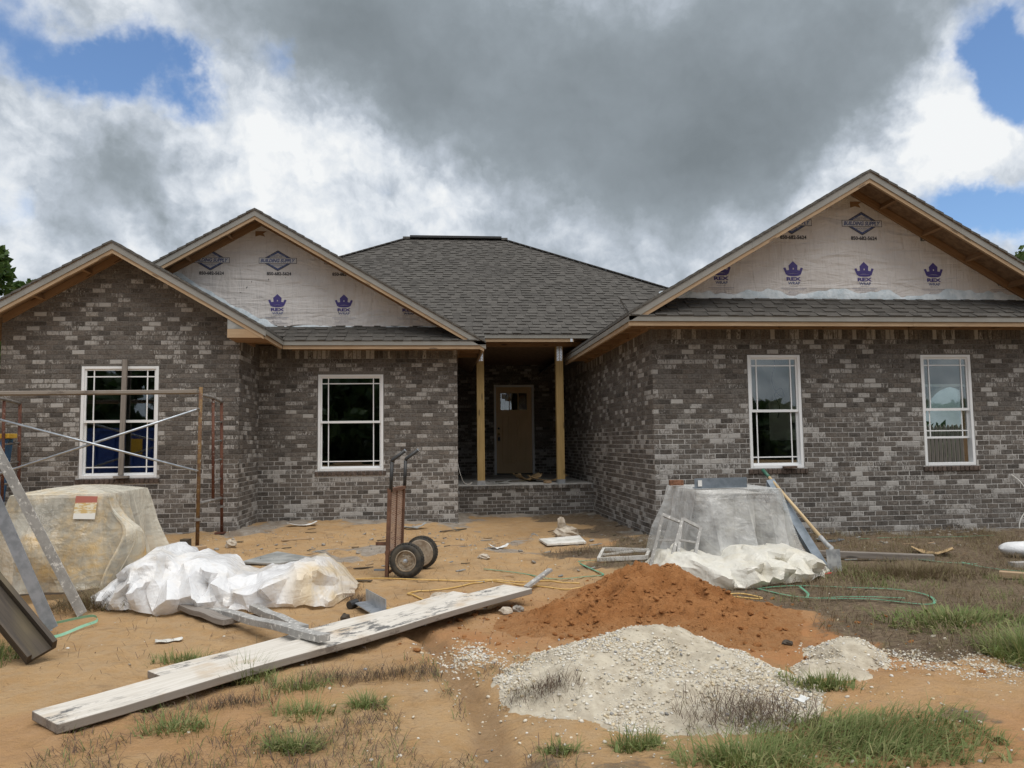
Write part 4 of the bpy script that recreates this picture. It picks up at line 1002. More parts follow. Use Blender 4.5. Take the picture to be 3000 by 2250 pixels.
def dumpster():
    t = thing('site_dumpster', 'blue steel dumpster with a yellow notice, mirrored in the scaffolded window', 'dumpster', (-9.6, -4, 0))
    x0, x1, y0, y1, z0, z1 = -12.2, -7.4, -6.2, -4.0, .2, 1.75; b = MB()
    b.box(x0, x1, y0, y0+.05, z0, z1).box(x0, x1, y1-.05, y1, z0, z1).box(x0, x0+.05, y0+.05, y1-.05, z0, z1).box(x1-.05, x1, y0+.05, y1-.05, z0, z1).box(x0+.05, x1-.05, y0+.05, y1-.05, z0, z0+.05)
    b.build('container', M['dump_blue'], t)
    for i in range(9): MB().box(x0+.1+i*.56, x0+.2+i*.56, y1, y1+.07, z0+.05, z1-.1).build('rib', M['dump_blue'], t)
    MB().box(x0-.04, x1+.04, y1-.07, y1+.09, z1, z1+.1).build('top_rail', M['dump_blue'], t)
    MB().box(-9.85, -9.45, y1+.075, y1+.085, 1.0, 1.5).build('notice', M['notice'], t)
    for i in (x0+.4, x1-.4): MB().lathe((i, y1-.2, .1), (0, 1, 0), [(0, 0), (0, .1), (.12, .1), (.12, 0)], 14).build('roller', M['black'], t)
dumpster()

# ================================================================== scaffold and things at the left wing
def scaffold():
    t = thing('scaffold', 'rusty tubular scaffold bay standing in front of the left wing', 'scaffold', (-4.1, 9.75, .06)); r = .021
    def frame(x, dx):
        fy, my, by = 9.78, 10.38, 10.74; zb = .02
        f = MB(); f.tube([(x, fy, zb), (x+.01, fy, 1.97)], r+.002, 8); f.build('standard', M['rust_yellow'], t, smooth=True)
        f = MB(); f.tube([(x+.03, by, .10), (x, by, 1.845)], r, 8); fo = f.build('standard', M['rust'], t, smooth=True)
        f = MB(); f.tube([(x+.01, my, .56), (x-.01, my, 1.86)], r-.002, 8); f.build('ladder_rail', M['rust'], t, smooth=True)
        f = MB(); f.tube(catmull([(x+.008, fy, 1.875), (x, (fy+my)/2, 1.875), (x-.005, my, 1.87), (x, by, 1.835)], 4), r, 8); f.build('top_bar', M['pipe'], t, smooth=True)
        f = MB(); f.tube([(x+.002, fy, .545), (x+.02, by, .545)], r, 8); f.build('bottom_bar', M['pipe'], t, smooth=True)
        for z in (.80, 1.06, 1.31, 1.56):
            f = MB(); f.tube([(x-.005, my, z-.01), (x+.01, by, z+.005)], .015, 7); f.build('rung', M['pipe'], t, smooth=True)
        for (yy, z) in ((fy, .34), (by, .42)): MB().lathe((x+.006, yy, z), (0, 0, 1), [(0, .022), (0, .045), (.03, .045), (.03, .022)], 10).build('collar', M['pipe'], t)
        MB().box(x-.05, x+.07, by-.06, by+.06, .075, .095).build('foot_plate', M['rust'], t)
    frame(-2.895, 0); frame(-5.475, 0)
    for (p, q) in (((-2.90, 9.76, 1.70), (-5.47, 9.76, .85)), ((-2.90, 9.735, .945), (-5.47, 9.735, 1.67))):
        f = MB(); f.tube([p, q], .0145, 8); f.build('cross_brace', M['galv'], t, smooth=True)
    for xx in (-2.90, -5.47):
        for z in (.945, 1.70) if xx > -3 else (.85, 1.67): MB().lathe((xx, 9.72, z), (0, -1, 0), [(-.05, .014), (0, .014), (.02, .01), (.02, 0)], 8).build('brace_pin', M['pipe'], t)
scaffold()
p = MB().beam((-6.6, 9.98, 1.915), (-2.96, 9.98, 1.925), .235, .042).build('scaffold_plank', M['plank'], None, (-4.7, 9.98, 1.9), bevel=.004)
tag(p, 'pale splashed plank laid along the top of the scaffold', 'plank')
def stepladder():
    t = thing('stepladder', 'blue stepladder with a yellow top leaning by the scaffold at the left edge', 'stepladder', (-5.75, 10.5, .05))
    T = lambda u, v, z: (-5.47+u-.24*(1.37-z)*.85-(0 if u > -.3 else 0), 10.5+v+.25*(1.36-z)*(-1 if v < 0 else .8), z)
    cap = MB(); cap.beam((-5.92, 10.5, 1.40), (-5.42, 10.5, 1.405), .20, .06); cap.build('top_cap', M['yellow_cap'], t, bevel=.008)
    for v in (-.05, .06):
        for u in (0, -.40): MB().beam(T(u-.02, v, .03), T(u-.02, v, 1.37), .07, .03, up=(0, 1, 0)).build('rail', M['blue_ladder'], t)
    for z in (.3, .58, .86, 1.12): MB().beam(T(-.42, -.05, z), T(-.02, -.05, z), .07, .028).build('step', M['ladder_grey'], t)
    for z in (.45, .95): MB().beam(T(-.42, .06, z), T(-.02, .06, z), .03, .02).build('back_brace', M['ladder_grey'], t)
stepladder()
o = MB().beam((-4.245, YL-.035, .862), (-4.228, YL-.030, 2.44), .062, .036, up=(0, 1, 0)).build('story_pole', M['grey_wood'], None, (-4.24, YL-.04, .86)); tag(o, 'grey weathered stick standing upright across the left wing window', 'stick')
o = MB().beam((-4.33, YL-.045, .840), (-4.14, YL-.045, .842), .07, .030).build('wood_block', M['grey_wood'], None, (-4.24, YL-.04, .82)); tag(o, 'small wood block on the left wing sill under the upright stick', 'block')
o = MB().beam((4.55, YR-.045, .872), (4.72, YR-.05, .873), .07, .028).build('loose_brick', M['brick'], None, (4.62, YR-.04, .86)); 
ca = o.data.attributes.new('col', 'FLOAT_COLOR', 'POINT'); ca.data.foreach_set('color', [.11, .075, .058, .1]*8); tag(o, 'reddish brick lying on the sill of the right wing window nearer the porch', 'brick')

# ------------------------------------------------------------------ brick cubes under plastic
def cube_bricks(name, label, cx, cy, w, d, h, zb, ang, cols, cat='brick stack', group=None):
    t = thing(name, label, cat, (cx, cy, zb), group); t.rotation_euler.z = ang
    def local(mb, nm, mat, **k):
        o = mb.build(nm, mat, t, **k); return o
    o0 = Vector((cx, cy, zb)); pm = MB()
    L, Hh, D = .196, .058, .09
    n = int(w/.2); rows = int(h/.0595); me = None; dep = int(d/.2)
    proto = None; c = MB().box(cx, cx+.193, cy, cy+.09, zb, zb+.057); 
    protos = []
    for q in cols:
        m = MB(); m.box(cx-.0965, cx+.0965, cy-.045, cy+.045, zb, zb+.057, col=(*q, .5)); protos.append(m)
    meshes = []
    for m in protos:
        o = m.build('brick', M['brick'], t); meshes.append(o)
    first = list(meshes)
    def put(x, y, z, rot):
        if first: o = first.pop()
        else:
            o = random.choice(meshes).copy(); COL.objects.link(o); o.parent = t
        o.location = (x, y, z); o.rotation_euler = (random.uniform(-.01, .01), 0, rot+random.uniform(-.02, .02))
    for r in range(rows):
        for i in range(n): put(-w/2+.1+i*.2, -d/2+.045, r*.0595, 0)
        for i in range(dep-1): put(-w/2+.045 if cx > 0 else w/2-.045, -d/2+.19+.0965+i*.2, r*.0595, math.pi/2)
    MB().box(cx-w/2+.10, cx+w/2-.10, cy-d/2+.10, cy+d/2, zb, zb+rows*.0595-.002).build('core', M['mortar'], t)
    return t
def pallet(name, label, cx, cy, w, d, z0):
    t = thing(name, label, 'pallet', (cx, cy, z0))
    for i in range(3): MB().box(cx-w/2, cx+w/2, cy-d/2+i*(d-.09)/2, cy-d/2+i*(d-.09)/2+.09, z0+.0, z0+.085).build('bearer', M['grey_wood'], t)
    for i in range(6): MB().beam((cx-w/2+.05+i*(w-.1)/5, cy-d/2, z0+.095), (cx-w/2+.05+i*(w-.1)/5, cy+d/2, z0+.095), .09, .018).build('deck_board', M['grey_wood'], t)
BC = [(.10, .08, .07), (.13, .115, .10), (.07, .06, .055), (.16, .145, .13)]
zL, zR = g1(-3.15, 7.3), g1(2.95, 7.8)
pallet('wooden_pallet', 'wooden pallet under the bricks wrapped in muddy yellowed plastic', -3.20, 7.40, .78, .88, zL-.01)
cube_bricks('brick_cube', 'stack of bricks under muddy yellowed plastic beside the left wing', -3.20, 7.40, .74, .84, .72, zL+.095, 0, BC)
pallet('wooden_pallet', 'wooden pallet under the bricks draped in milky plastic by the right wing', 2.945, 7.82, .90, .92, zR-.01)
cube_bricks('brick_cube', 'stack of bricks under milky plastic in front of the right wing', 2.945, 7.82, .80, .92, .62, zR+.095, 0, BC)
# a taller stack stands just outside the frame at the left; the channels lean on it
cube_bricks('brick_cube', 'uncovered stack of bricks that the leaning channels rest on', -4.05, 5.75, .96, 1.2, 1.22, g1(-4.05, 5.75), 0, BC)

# ------------------------------------------------------------------ plastic sheets: a small cloth solver
def cloth(P, slack, colliders, steps=130, iters=7, g=.012, fr=.5, zf=None, bend=.12, damp=.965, hem=False):
    """slack: rest length over flat length; hem: the border stays where it lies"""
    n, m, _ = P.shape; V = np.zeros_like(P); B0 = P.copy(); flat = P.copy(); flat[..., 2] = 0
    cons = []
    def con(a, b, k): cons.append((a, b, np.linalg.norm(flat[b]-flat[a], axis=-1, keepdims=True)*slack, k))
    for s in (0, 1):
        con(np.s_[:, s:m-1:2], np.s_[:, s+1:m:2], 1.); con(np.s_[s:n-1:2, :], np.s_[s+1:n:2, :], 1.)
        con(np.s_[s:n-1:2, :-1], np.s_[s+1:n:2, 1:], .35); con(np.s_[s:n-1:2, 1:], np.s_[s+1:n:2, :-1], .35)
    for ax in (1, 0):
        idx = np.arange((m if ax else n)-2)
        for s in ((0, 1), (2, 3)):
            k = idx[np.isin(idx % 4, s)]
            con((np.s_[:], k) if ax else (k, np.s_[:]), (np.s_[:], k+2) if ax else (k+2, np.s_[:]), bend)
    def hold(Q):
        if hem:
            for e in (np.s_[0, :], np.s_[-1, :], np.s_[:, 0], np.s_[:, -1]): Q[e] = B0[e]
    for st in range(steps):
        V *= damp; V[..., 2] -= g*.18; Q = P+V*.9; old = P
        for it in range(iters):
            for a, b, r, k in cons:
                A = Q[a]; B = Q[b]; d = B-A; l = np.sqrt((d*d).sum(-1, keepdims=True))+1e-9; c = d*(.5*k*(l-r)/l)
                Q[a] = A+c; Q[b] = B-c
            hold(Q)
        hit = np.zeros(Q.shape[:2], bool)
        for kind, c, hs in colliders:
            R = Q-np.array(c)
            if kind == 'box':
                pen = np.array(hs)-np.abs(R); ins = (pen > 0).all(-1)
                pen = pen.copy(); pen[..., 2] = np.where(R[..., 2] > 0, pen[..., 2], 9); ax = pen.argmin(-1)
                for k in range(3):
                    mk = ins & (ax == k); Q[..., k] = np.where(mk, c[k]+np.sign(R[..., k])*hs[k], Q[..., k])
                hit |= ins
            else:
                rr = np.sqrt(((R/np.array(hs))**2).sum(-1)); ins = rr < 1; f = np.where(ins, 1/np.maximum(rr, .05), 1.); Q = np.array(c)+R*f[..., None]; hit |= ins
        gz = (zf(Q[..., 0], Q[..., 1]) if zf else 0)+.006; low = Q[..., 2] < gz; Q[..., 2] = np.maximum(Q[..., 2], gz); hit |= low
        Q[hit, :2] += (old[hit, :2]-Q[hit, :2])*fr
        hold(Q)
        V = Q-old; V[hit] *= (1-fr); P = Q
    return P
def upsample(P, k):
    n, m, _ = P.shape; a = np.linspace(0, n-1, (n-1)*k+1); b = np.linspace(0, m-1, (m-1)*k+1); i = np.minimum(a.astype(int), n-2); j = np.minimum(b.astype(int), m-2); fa = (a-i)[:, None, None]; fb = (b-j)[None, :, None]
    g = lambda di, dj: P[np.ix_(i+di, j+dj)]
    return g(0, 0)*(1-fa)*(1-fb)+g(1, 0)*fa*(1-fb)+g(0, 1)*(1-fa)*fb+g(1, 1)*fa*fb
def crumple(P, slope, lams, seed, K=9, k=2, edge=True):
    """straight creases across the sheet: a sum of folded (triangle-wave) facets along random directions"""
    rng = np.random.default_rng(seed); P = upsample(P, k); n, m, _ = P.shape
    dx = np.linalg.norm(np.diff(P, axis=1), axis=-1).mean(); dy = np.linalg.norm(np.diff(P, axis=0), axis=-1).mean()
    U, V = np.meshgrid(np.arange(m)*dx, np.arange(n)*dy); U = U+.03*fbm(U*2, V*2, 2, seed); V = V+.03*fbm(U*2+7, V*2, 2, seed+1); h = 0
    for q in range(K):
        a = rng.uniform(0, math.pi); l = rng.uniform(*lams); ph = rng.random(); t = (U*math.cos(a)+V*math.sin(a))/l+ph
        mask = sstep(-.08, .16, fbm(U*2.2+q*3.1, V*2.2, 2, seed+20+q)); h = h+slope*l*np.abs(2*(t-np.floor(t))-1)*mask
    h = h-h.mean()*(.6 if edge else 0); gu = np.gradient(P, axis=1); gv = np.gradient(P, axis=0); N = np.cross(gu, gv); N /= np.linalg.norm(N, axis=-1, keepdims=True)+1e-9
    P = P+N*h[..., None]; P[..., 2] = np.maximum(P[..., 2], gh(P[..., 0], P[..., 1])+.004); return P
def cloth_obj(name, P, mat, parent=None, loc=(0, 0, 0), th=.0):
    n, m, _ = P.shape; idx = np.arange(n*m).reshape(n, m)
    F = np.stack([idx[:-1, :-1], idx[:-1, 1:], idx[1:, 1:], idx[1:, :-1]], -1).reshape(-1, 4)
    o = np_mesh(name, P.reshape(-1, 3), F, mat, parent, loc, smooth=True)
    return o
def sheet(cx, cy, w, d, z, n, m, sx=1., sy=1., amp=.02, seed=0, ang=0, freq=3.):
    u = np.linspace(-.5, .5, m); v = np.linspace(-.5, .5, n); U, Vv = np.meshgrid(u, v)
    X = U*w*sx; Y = Vv*d*sy; Z = z+amp*fbm(U*w*freq+seed*5, Vv*d*freq, 4, seed)*2
    c, s = math.cos(ang), math.sin(ang)
    return np.stack([cx+X*c-Y*s, cy+X*s+Y*c, Z], -1), (w/(m-1), d/(n-1))
def flat_gh(x, y): return gh(x, y)

# covers: a film stretched over the stack's top that falls in straight, sharp pleats
def cover_sheet(name, label, c, w, d, ztop, hem, mat, seed, flare, pleat, peak=0., pulls=(), loc=None, ang=0):
    rng = np.random.default_rng(seed); S_ = []; hw, hd = w/2, d/2
    corners = [(-hw, -hd), (hw, -hd), (hw, hd), (-hw, hd)]
    for q in range(4):
        (ax, ay), (bx, by) = corners[q], corners[(q+1) % 4]; L = math.hypot(bx-ax, by-ay); na = (by-ay)/L, -(bx-ax)/L
        pa = corners[q-1]; l2 = math.hypot(ax-pa[0], ay-pa[1]); pn = (ay-pa[1])/l2, -(ax-pa[0])/l2
        for t in (0, .33, .67): nx, ny = pn[0]*(1-t)+na[0]*t, pn[1]*(1-t)+na[1]*t; S_.append((ax, ay, nx*1.12, ny*1.12, 1))
        x = .0
        while True:
            x += rng.uniform(.06, .27)
            if x > L-.06: break
            S_.append((ax+(bx-ax)*x/L, ay+(by-ay)*x/L, *na, 0))
    n = len(S_); off = np.array([rng.uniform(.35, 1.)*pleat if k % 2 else rng.uniform(-.05, .25)*pleat for k in range(n)]); zb = np.array([hem+abs(rng.normal())*.025 for k in range(n)]); sh = rng.normal(size=n)*.05
    K = 4; T = 16; rows = []
    def edge(k, f):
        a, b = S_[k % n], S_[(k+1) % n]; return [a[m]*(1-f)+b[m]*f for m in range(4)], off[k % n]*(1-f)+off[(k+1) % n]*f, zb[k % n]*(1-f)+zb[(k+1) % n]*f, sh[k % n]*(1-f)+sh[(k+1) % n]*f
    ring = [(k, q/K) for k in range(n) for q in range(K)]; V = []
    for t in range(T+1):
        f = t/T
        for k, q in ring:
            (x, y, nx, ny), o, z0, sd = edge(k, q); r = flare*f**1.25+o*f**.85+.006; x2, y2, z = x+nx*r-ny*sd*f, y+ny*r+nx*sd*f, ztop+(z0-ztop)*f
            # creases that cross the pleats
            z += .0; cr = .030*(abs(((x+y*.6)*4.1+f*2.3+seed*.3) % 2-1)-.5)*f+.024*(abs(((x-y*.8)*5.7-f*3.1) % 2-1)-.5)*f; x2 += nx*cr; y2 += ny*cr
            for (px, py, pr, dx, dy, dz) in pulls:
                e = math.exp(-((x2-px)**2+(y2-py)**2)/pr**2)*math.exp(-((f-.55)/.30)**2); x2 += dx*e; y2 += dy*e; z += dz*e
            V.append((x2, y2, z))
    R_ = len(ring); F = [(t*R_+a, (t+1)*R_+a, (t+1)*R_+(a+1) % R_, t*R_+(a+1) % R_) for t in range(T) for a in range(R_)]
    base = len(V); M_ = 8
    for m in range(1, M_+1):
        f = 1-m/M_
        for a in range(R_):
            x, y, _ = V[a]; x *= f; y *= f; V.append((x, y, ztop+peak*(1-f)**.8+.012*math.sin(x*9+seed)*math.cos(y*7)*(1-f)))
    for m in range(M_):
        r0 = 0 if m == 0 else base+(m-1)*R_; r1 = base+m*R_
        F += [(r0+a, r0+(a+1) % R_, r1+(a+1) % R_, r1+a) for a in range(R_)]
    ca, sa = math.cos(ang), math.sin(ang); V = np.array([(c[0]+x*ca-y*sa, c[1]+x*sa+y*ca, z) for x, y, z in V]); V[:, 2] = np.maximum(V[:, 2], gh(V[:, 0], V[:, 1])+.006)
    o = np_mesh(name, V, np.array(F), mat, None, loc or (*c, 0), smooth=False); return tag(o, label, 'plastic sheet')
cover_sheet('plastic_cover', 'muddy yellowed clear plastic thrown over the brick stack at the left', (-3.20, 7.40), .79, .89, .848, .05, M['plastic_yellow'], 5, .12, .20, .075, pulls=((.52, -.52, .17, .27, -.04, .14), (-.1, -.58, .2, .0, -.12, 0)))
cover_sheet('plastic_cover', 'milky clear plastic hanging in folds over the brick stack at the right', (2.945, 7.82), .85, .97, .758, .03, M['plastic_clear'], 12, .09, .24, .0)
MB().beam((-2.962, 6.872, .645), (-2.955, 6.902, .835), .175, .003, up=(0, 1, -.15)).build('packing_label', M['paper_white'], None, (-2.96, 6.88, .65))
lab = bpy.data.objects['packing_label']; tag(lab, 'white and red packing label on the front of the muddy plastic', 'label')
lm, lt, lb, lo_ = mat_new('printed_label'); zz = lt.new('ShaderNodeSeparateXYZ', {0: pos(lt)}).outputs[2]; nn = lt.noise(lt.scale(pos(lt), (1, 1, 3)), 18, 3, .6)
lc = lt.mix(lt.ramp(zz, .775, .785), lt.mix(lt.ramp(nn, .45, .55), (.72, .66, .50), (.60, .42, .18)), (.42, .14, .10)); lc = lt.mix(lt.ramp(zz, .69, .695), (.75, .73, .68), lc)
lt.set(lb, 'Base Color', lc); lab.data.materials[0] = lm

# heaps of bunched plastic: a long bag with a coarse, irregular net of facets, softened a little
def bag_heap(name, label, spine, mat, seed, na=26, nb=11, rough=.15, up=3, soft=0, wr=.030):
    """spine rows: x, y front, y back, height"""
    rng = np.random.default_rng(seed); sp = np.array(spine); G = np.zeros((nb, na, 3))
    for i in range(na):
        for k in range(nb):
            u = (i+(rng.uniform(-.42, .42) if 0 < i < na-1 else 0))/(na-1); ph = -.30+(math.pi+.60)*(k+(rng.uniform(-.40, .40) if 0 < k < nb-1 else 0))/(nb-1)
            xx = sp[0, 0]+(sp[-1, 0]-sp[0, 0])*u; yf, yb, h = (np.interp(xx, sp[:, 0], sp[:, q]) for q in (1, 2, 3)); f = 1+rng.normal()*rough*(0 if i in (0, na-1) else 1)
            c, s_ = math.cos(ph), math.sin(ph); e = .75
            cx = math.copysign(abs(c)**e, c); cz = math.copysign(abs(s_)**e, s_); zc = h*.16
            G[k, i] = (xx, (yf+yb)/2-cx*(yb-yf)/2*(f if s_ > 0 else 1), zc+cz*(h-zc)*(.6+.4*f) if s_ > 0 else zc+cz*zc*1.4)
    P = upsample(G, up)
    for q in range(soft):
        A = P.copy(); A[1:-1, 1:-1] = .5*P[1:-1, 1:-1]+.125*(P[:-2, 1:-1]+P[2:, 1:-1]+P[1:-1, :-2]+P[1:-1, 2:]); P = A
    P[..., 2] += gh(P[..., 0], P[..., 1])
    P = crumple(P, wr, (.16, .5), seed, 10, k=1); o = cloth_obj(name, P, mat, None, (float(sp[len(sp)//2, 0]), float(sp[len(sp)//2, 1:3].mean()), 0)); o.data.set_sharp_from_angle(angle=math.radians(27)); return tag(o, label, 'plastic sheet')
bag_heap('plastic_heap', 'long crumpled heap of white plastic sheeting on the sand, its right end stained yellow',
    [(-2.74, 6.50, 6.72, .05), (-2.58, 6.28, 6.95, .17), (-2.40, 6.12, 7.02, .27), (-2.20, 6.08, 7.05, .45), (-2.08, 6.08, 7.0, .40), (-1.99, 6.09, 6.95, .33), (-1.88, 6.10, 7.0, .38), (-1.74, 6.10, 7.02, .34), (-1.60, 6.06, 6.95, .25), (-1.50, 6.04, 6.92, .21), (-1.30, 6.02, 6.98, .26), (-1.12, 6.04, 7.04, .31), (-.95, 6.08, 7.04, .30), (-.82, 6.20, 7.0, .22), (-.68, 6.52, 6.80, .05)], M['plastic_white'], 12)
bag_heap('plastic_heap', 'cream coloured plastic bunched up at the foot of the milky covered stack',
    [(1.98, 7.05, 7.34, .04), (2.12, 6.86, 7.40, .18), (2.30, 6.62, 7.36, .22), (2.48, 6.44, 7.30, .17), (2.62, 6.38, 7.28, .19), (2.80, 6.38, 7.28, .26), (3.0, 6.40, 7.28, .25), (3.20, 6.44, 7.30, .25), (3.38, 6.58, 7.32, .18), (3.62, 6.95, 7.2, .04)], M['plastic_cream'], 33, na=24)

# ------------------------------------------------------------------ lumber and steel on the ground
def plank_thing(name, label, p, q, w, t, mat, cat='plank', roll=0, group=None, bev=.004):
    up = Vector((math.sin(roll), 0, math.cos(roll))); mb = MB(); P, Q = Vector(p), Vector(q)
    n = 12; d = Q-P; L = d.length; d.normalize(); sd = d.cross(up).normalized(); u = sd.cross(d); off = random.uniform(0, 20)
    v = []; g = []
    for i in range(n+1):
        l = L*i/n; e = P+d*l+u*(.004*math.sin(i*1.1+off)); jit = random.uniform(-.0025, .0025)
        for a, b in ((-1, -1), (1, -1), (1, 1), (-1, 1)): v.append(e+sd*(a*w/2+jit)+u*(b*t/2)); g.append((l+off, a*w/2+off*.37, b*t/2))
    f = [(0, 1, 2, 3), tuple(reversed(range(4*n, 4*n+4)))]
    for i in range(n):
        for k in range(4): k2 = (k+1) % 4; f.append((4*i+k, 4*(i+1)+k, 4*(i+1)+k2, 4*i+k2))
    mb.add(v, f, 0, g); o = mb.build(name, mat, None, ((P+Q)/2)[:], bevel=bev); return tag(o, label, cat, group)
# near plank: its far end is lifted on the dirt
plank_thing('long_plank', 'longer white plank nearest the camera, its near end lying on the sand', (-1.745, 3.715, g1(-1.74, 3.7)+.030), (.632, 6.125, .098), .286, .042, M['plank'])
plank_thing('long_plank', 'shorter white plank behind and touching the longer one', (-1.488, 4.372, g1(-1.4, 4.3)+.028), (.205, 6.072, .066), .225, .040, M['plank'])
plank_thing('lumber_end', 'short grey board end poking out from under the white plastic heap', (-1.98, 6.25, .045), (-1.40, 5.555, .045), .14, .04, M['grey_wood'], 'board')
def angle(name, label, p, q, a, th, mat, side=1, cat='steel angle', up=(0, 0, 1)):
    P, Q = Vector(p), Vector(q); d = (Q-P).normalized(); u = Vector(up); sd = d.cross(u).normalized()*side; u = (sd.cross(d)*side).normalized(); mb = MB()
    pr = [(0, 0), (a, 0), (a, th), (th, th), (th, a), (0, a)]
    mb.prism([P+sd*x+u*y for x, y in pr], Q-P, gdir=d); o = mb.build(name, mat, None, ((P+Q)/2)[:]); return tag(o, label, cat)
plank_thing('steel_bar', 'longer mortar-splashed steel bar running from the plastic heap onto the planks', (-1.62, 5.90, .052), (-.655, 4.665, .125), .072, .042, M['splash_metal'], 'steel bar', bev=.002)
plank_thing('steel_bar', 'shorter grey steel bar just behind the one lying on the planks', (-1.36, 5.98, .045), (-.865, 5.215, .05), .065, .05, M['splash_metal'], 'steel bar', bev=.002)
angle('steel_angle', 'short shiny steel angle lying tilted behind the planks', (-.545, 6.14, .03), (-.365, 5.70, .03), .10, .006, M['galv'], 1)
def hammer():
    t = thing('mallet', 'small black-headed mallet beside the short steel angle', 'mallet', (-.62, 6.12, 0)); z = g1(-.6, 6.1)+.03
    mb = MB(); mb.lathe((-.645, 6.10, z), (.6, .8, .05), [(-.04, 0), (-.04, .03), (.04, .033), (.04, 0)], 12); mb.build('head', M['black'], t)
    MB().tube([(-.645, 6.10, z), (-.50, 6.09, z-.005)], .011).build('handle', M['handle_wood'], t)
hammer()
def slab_on_ground(name, label, pts, th, mat, cat, lift=.01):
    zs = [g1(x, y)+lift for x, y in pts]; z = max(zs); mb = MB(); mb.prism([(x, y, z) for x, y in pts], (0, 0, th)); c = np.mean(np.array(pts), 0)
    o = mb.build(name, mat, None, (c[0], c[1], z), bevel=.003); return tag(o, label, cat)
slab_on_ground('plywood_sheet', 'grey mortar-stained plywood lying behind the white plastic heap', [(-2.05, 8.40), (-1.62, 8.22), (-1.36, 8.62), (-1.82, 9.15)], .02, M['ply_grey'], 'plywood')
slab_on_ground('white_board', 'scuffed white board lying on the dirt before the porch', [(1.27, 9.66), (1.30, 9.17), (1.79, 9.25), (1.83, 9.90)], .025, M['white_board'], 'board')
def frame_on_ground():
    t = thing('window_screen_frame', 'dirty white rectangular frame lying flat behind the orange dirt pile', 'frame', (1.98, 8.15, 0)); P = [Vector((1.66, 7.93, 0)), Vector((2.12, 7.76, 0)), Vector((2.32, 8.35, 0)), Vector((1.88, 8.68, 0))]
    for p in P: p.z = g1(p.x, p.y)+.03
    P[1].z += .02
    for a, b in zip(P, P[1:]+P[:1]): MB().beam(a+(b-a)*.01, b-(b-a)*.01, .032, .04).build('frame_bar', M['white_frame'], t)
    a, b = P[0].lerp(P[3], .3), P[1].lerp(P[2], .7); MB().beam(a+Vector((0, 0, .012)), b+Vector((0, 0, .03)), .022, .018).build('loose_bar', M['white_frame'], t)
frame_on_ground()
def beam_thing(name, label, p, q, w, h, mat, cat, group=None):
    o = MB().beam(p, q, w, h).build(name, mat, None, ((Vector(p)+Vector(q))/2)[:], bevel=.003); return tag(o, label, cat, group)
beam_thing('timber', 'long brown timber lying on the litter behind the shovel blade', (3.78, 7.92, .045), (4.95, 7.36, .04), .09, .06, M['grey_wood'], 'timber')
beam_thing('timber', 'clean yellow timber offcut at the right edge of the ground', (4.92, 6.42, .04), (5.75, 5.7, .045), .09, .05, M['pine'], 'timber')
beam_thing('wood_strip', 'thin pale wood strip on the dirt below the middle window', (-1.95, 10.05, g1(-1.9, 10)+.012), (-1.35, 10.38, g1(-1.3, 10.4)+.012), .03, .012, M['pine'], 'wood strip')
beam_thing('wood_strip', 'brown broken lath in front of the porch corner', (.05, 10.9, g1(.05, 10.9)+.015), (.42, 11.25, g1(.4, 11.2)+.03), .03, .012, M['dark_wood'], 'wood strip')
beam_thing('wood_block', 'short pale wood offcut at the foot of the scaffold', (-2.98, 9.35, g1(-2.9, 9.4)+.03), (-2.70, 9.48, g1(-2.7, 9.5)+.03), .10, .05, M['pine'], 'block')
beam_thing('wood_block', 'small dark block against the foot of the yellowed scaffold post', (-3.06, 9.72, g1(-3, 9.7)+.05), (-2.96, 9.70, g1(-3, 9.7)+.05), .09, .09, M['dark_wood'], 'block')
beam_thing('metal_rod', 'bent grey rail end sticking out of the left flank of the orange dirt pile', (.74, 6.52, .03), (.98, 6.72, .14), .05, .025, M['splash_metal'], 'rail')

# ------------------------------------------------------------------ leaning steel at the left edge
def lean(name, label, base, top, build, cat):
    t = thing(name, label, cat, base); build(t, Vector(base), Vector(top)); return t
def stud(name, label, base, top, a, b, mat_face, mat_side, side):
    P, Q = Vector(base), Vector(top); d = (Q-P).normalized(); front = Vector((0, -1, 0)); front = (front-d*front.dot(d)).normalized(); sd = d.cross(front)*side; th = .006; mb = MB()
    pr = [(0, 0), (a, 0), (a, -th), (th, -th), (th, -b), (0, -b)]
    mb.prism([P+sd*x+front*y for x, y in pr], Q-P, gdir=d); o = mb.build(name, [mat_face], None, P[:]); tag(o, label, 'steel angle'); return o
stud('leaning_steel_angle', 'tall mortar-splashed steel angle leaning at the left, nearest the yellowed plastic', (-2.62, 6.02, .012), (-3.54, 6.16, 1.62), .075, .07, M['splash_metal'], None, 1)
stud('leaning_steel_angle', 'blue-grey galvanised steel angle leaning between the splashed angle and the dark trough', (-2.62, 5.56, .012), (-3.54, 5.78, 1.78), .085, .08, M['galv'], None, 1)
def trough(t, P, Q):
    d = (Q-P).normalized(); n = Vector((.55, -.75, .55)); n = (n-d*n.dot(d)).normalized(); s = d.cross(n)
    MB().beam(P, Q, .115, .028, up=n).build('base_board', M['dark_wood'], t)
    for k in (-1, 1): MB().beam(P+s*(k*.072)+n*.028, Q+s*(k*.072)+n*.028, .026, .085, up=n).build('side_board', M['dark_wood'], t)
lean('wooden_trough', 'dark stained wooden trough leaning at the bottom left corner', (-2.27, 4.78, .06), (-3.62, 5.30, 1.30), trough, 'trough')

